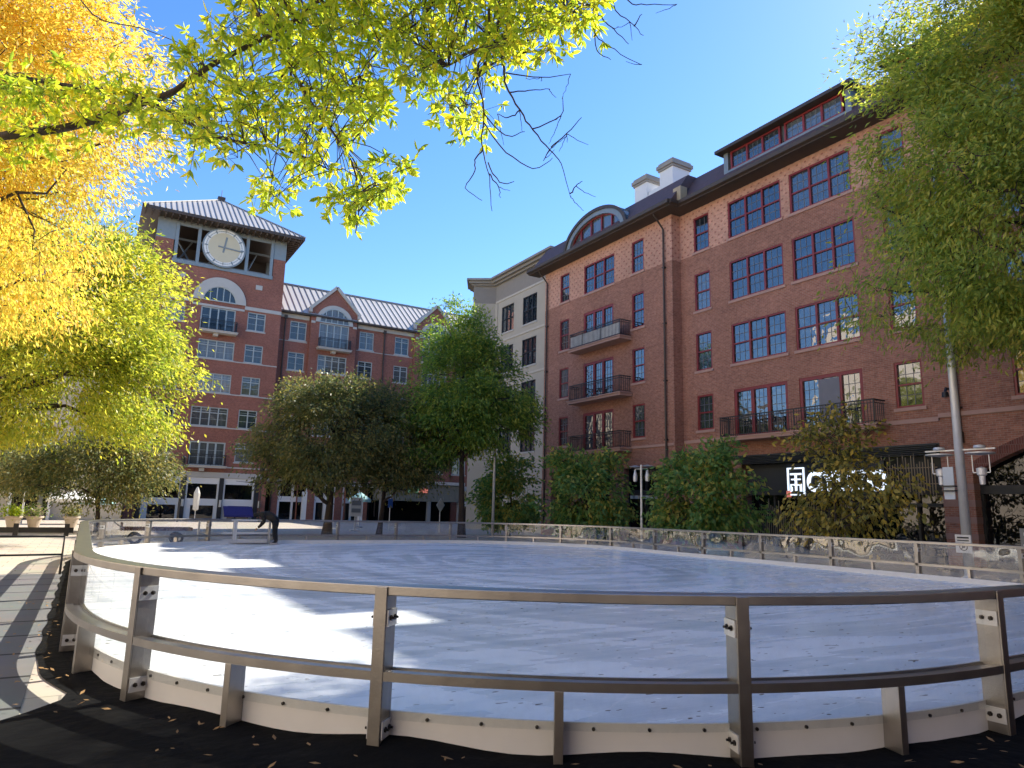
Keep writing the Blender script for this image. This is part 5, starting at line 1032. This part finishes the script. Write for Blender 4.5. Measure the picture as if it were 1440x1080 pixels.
# low black barrier and posts further back
LB = thing('low_barrier', 'low black timber barrier on stout posts across the plaza behind the handrail', 'barrier', (-2, 36, 0))
m = MB(); m.box(-9, -.3, 36.0, 36.14, .14, .36); m.build('rail', 'blackmetal', LB)
for x in (-8.2, -6.2, -4.3, -2.35, -.55): m = MB(); m.box(x - .09, x + .09, 35.88, 36.0, 0, .52); m.build('post', 'blackmetal', LB)
def planter(x, y, s, label, seed, lm):
    o = thing('planter', label, 'planter', (x, y, 0), 'flower planters'); m = MB(); m.lathe([(.28 * s, 0), (.42 * s, .55 * s), (.5 * s, .62 * s), (.5 * s, .72 * s), (.42 * s, .72 * s), (.38 * s, .62 * s), (.01, .62 * s)], (x, y, 0), 20); m.build('pot', 'terracotta', o, smooth=False)
    rg = np.random.default_rng(seed); P = rg.normal(size=(420, 3)) * np.array([.28, .28, .22]) * s + np.array([x, y, 1.0 * s]); leaves('flowers', P, rg, .16, .07, lm, o, .1)['kind'] = 'stuff'; st_ = MB()
    for i in range(12): a = rg.normal(size=2) * .22; st_.tube([(x, y, .6 * s), (x + a[0], y + a[1], 1.05 * s)], .008, 4)
    st_.build('stems', 'bark', o)
LM_fl = leaf_mat('flower_leaves', [(.5, .36, .36), (.12, .2, .05), (.2, .28, .04), (.55, .4, .3)], .1, .3); LM_li = leaf_mat('lime_leaves', [(.2, .32, .02), (.35, .42, .03), (.42, .45, .05)], .1, .4)
planter(-2.25, 46, .85, 'pale round planter of pink flowers nearest the dark entrance', 1, LM_fl); planter(-3.15, 45.5, .85, 'planter of trailing lime green leaves left of the pink flowers', 2, LM_li); planter(-.55, 46.5, .85, 'pale round planter with a sparse plant, right of the pink one', 3, LM_ol)
def parasol(x, y, h, r, m1, label, closed=False):
    o = thing('parasol', label, 'parasol', (x, y, 0)); m = MB(); m.tube([(x, y, 0), (x, y, h)], .035, 8); m.build('pole', 'galv', o); m = MB()
    if closed: m.lathe([(.05, h - 1.9), (.22, h - 1.8), (.24, h - .5), (.1, h - .1), (.02, h)], (x, y, 0), 12)
    else:
        n = 8; vs = [(x + r * math.cos(i * PI / 4), y + r * math.sin(i * PI / 4), h - .55) for i in range(n)] + [(x, y, h)] + [(x + r * math.cos(i * PI / 4), y + r * math.sin(i * PI / 4), h - .75) for i in range(n)]
        m.add(vs, [(i, (i + 1) % n, 8) for i in range(n)] + [(9 + i, 9 + (i + 1) % n, (i + 1) % n, i) for i in range(n)])
    m.build('canopy', m1, o); b_ = MB(); b_.lathe([(.3, 0), (.3, .08), (.05, .12)], (x, y, 0)); b_.build('base', 'panel', o)
parasol(-.6, 52, 2.1, 1.5, 'cream', 'cream open parasol beside the pale entrance behind the barrier'); parasol(.6, 52.6, 2.0, 1.1, 'teal', 'teal parasol right behind the cream one, left background'); parasol(17.2, 50, 2.6, .85, 'teal', 'pale teal open parasol seen between the olive tree trunks'); parasol(7.6, 61.5, 2.75, .3, 'cream', 'closed beige parasol before the clock tower shop windows', True)
# flat cart with small wheels just outside the far barrier, 
FC = thing('flatbed_cart', 'low dark red flatbed cart with small wheels just outside the far left barrier panels', 'cart', (2.4, 29.6, 0))
m = MB(); m.box(1.2, 3.6, 29.3, 30.2, .5, .62); m.box(1.2, 1.26, 29.3, 30.2, .62, .78); m.build('deck', 'maroon', FC)
for x in (1.7, 3.1):
    for y in (29.36, 30.1): m = MB(); m.tube([(x, y, .22), (x, y + .06, .22)], .22, 18); wo = m.build('wheel', 'black', FC); m = MB(); m.tube([(x, y - .012, .22), (x, y, .22)], .12, 12); m.build('rim', 'galv', wo)
m = MB(); m.tube([(1.23, 29.75, .6), (.8, 29.75, .95), (.7, 29.75, .95)], .02, 8); m.build('handle', 'blackmetal', FC)
# signs seen over the far barrier
def post_sign(name, x, y, h, w_, z0, z1, m1, label, diamond=False, cat='sign'):
    o = thing(name, label, cat, (x, y, 0)); m = MB(); m.tube([(x, y, 0), (x, y, h)], .03, 8); m.build('pole', 'galv', o); m = MB(); zc = (z0 + z1) / 2; hh = (z1 - z0) / 2
    pts_ = [(x - w_, zc), (x, z0), (x + w_, zc), (x, z1)] if diamond else [(x - w_, z0), (x + w_, z0), (x + w_, z1), (x - w_, z1)]
    m.prism(pts_, lambda p, t: (p[0], y - .05 + t, p[1]), -.015, .015); m.build('panel', m1, o); return o
post_sign('parking_sign', 17.6, 45, 3.0, .16, 1.5, 2.1, 'blue', 'blue sign on a pale post in front of the garage entrance'); post_sign('diamond_sign', 19.9, 42, 2.0, .3, 1.3, 2.2, 'galv', 'grey diamond shaped traffic sign seen from behind near the tall green tree', True)
PS = thing('poster_stand', 'white poster on a stand between the two olive tree trunks', 'poster stand', (14.9, 44, 0)); m = MB(); m.box(14.5, 15.3, 43.95, 44.0, .9, 2.1); po_ = m.build('poster', 'paper', PS); m = MB(); m.box(14.6, 15.2, 43.93, 43.95, 1.6, 1.9); m.box(14.6, 15.2, 43.93, 43.95, 1.15, 1.4); m.build('printing', 'panel', po_); m = MB(); m.box(14.86, 14.94, 44.0, 44.06, 0, 2.0); m.box(14.6, 15.2, 43.8, 44.2, 0, .06); m.build('stand', 'galv', PS)
MS = thing('menu_stand', 'grey menu board on a stand before the arched shop window at right', 'menu board', (24.5, 10.2, 0)); m = MB(); m.box(24.4, 24.46, 9.85, 10.5, .45, 1.42); mo = m.build('board', 'panel', MS); m = MB(); m.box(24.385, 24.4, 9.95, 10.4, 1.2, 1.3); m.box(24.385, 24.4, 9.92, 10.43, .5, .95); m.build('printing', 'paper', mo); m = MB(); m.box(24.42, 24.48, 10.13, 10.2, 0, 1.3); m.box(24.25, 24.65, 9.95, 10.4, 0, .05); m.build('stand', 'blackmetal', MS)
# terrace tables and chairs in front of the restaurant
for i, (x, y) in enumerate(((24.2, 16.2), (24.0, 18.6), (24.3, 21.0), (24.1, 12.6))):
    o = thing('terrace_table', ['round dark terrace table in front of the restaurant windows, nearest the striped pier', 'round dark terrace table below the lit sign', 'round dark terrace table behind the darkest small tree near the sign', 'round dark terrace table near the lamp post with lanterns'][i], 'table', (x, y, 0), 'terrace tables')
    m = MB(); m.lathe([(.42, .72), (.42, .75)], (x, y, 0)); m.build('tabletop', 'panel', o); m = MB(); m.tube([(x, y, .03), (x, y, .72)], .03, 8); m.lathe([(.25, 0), (.25, .03)], (x, y, 0)); m.build('leg', 'blackmetal', o)
SC.render.film_transparent = False
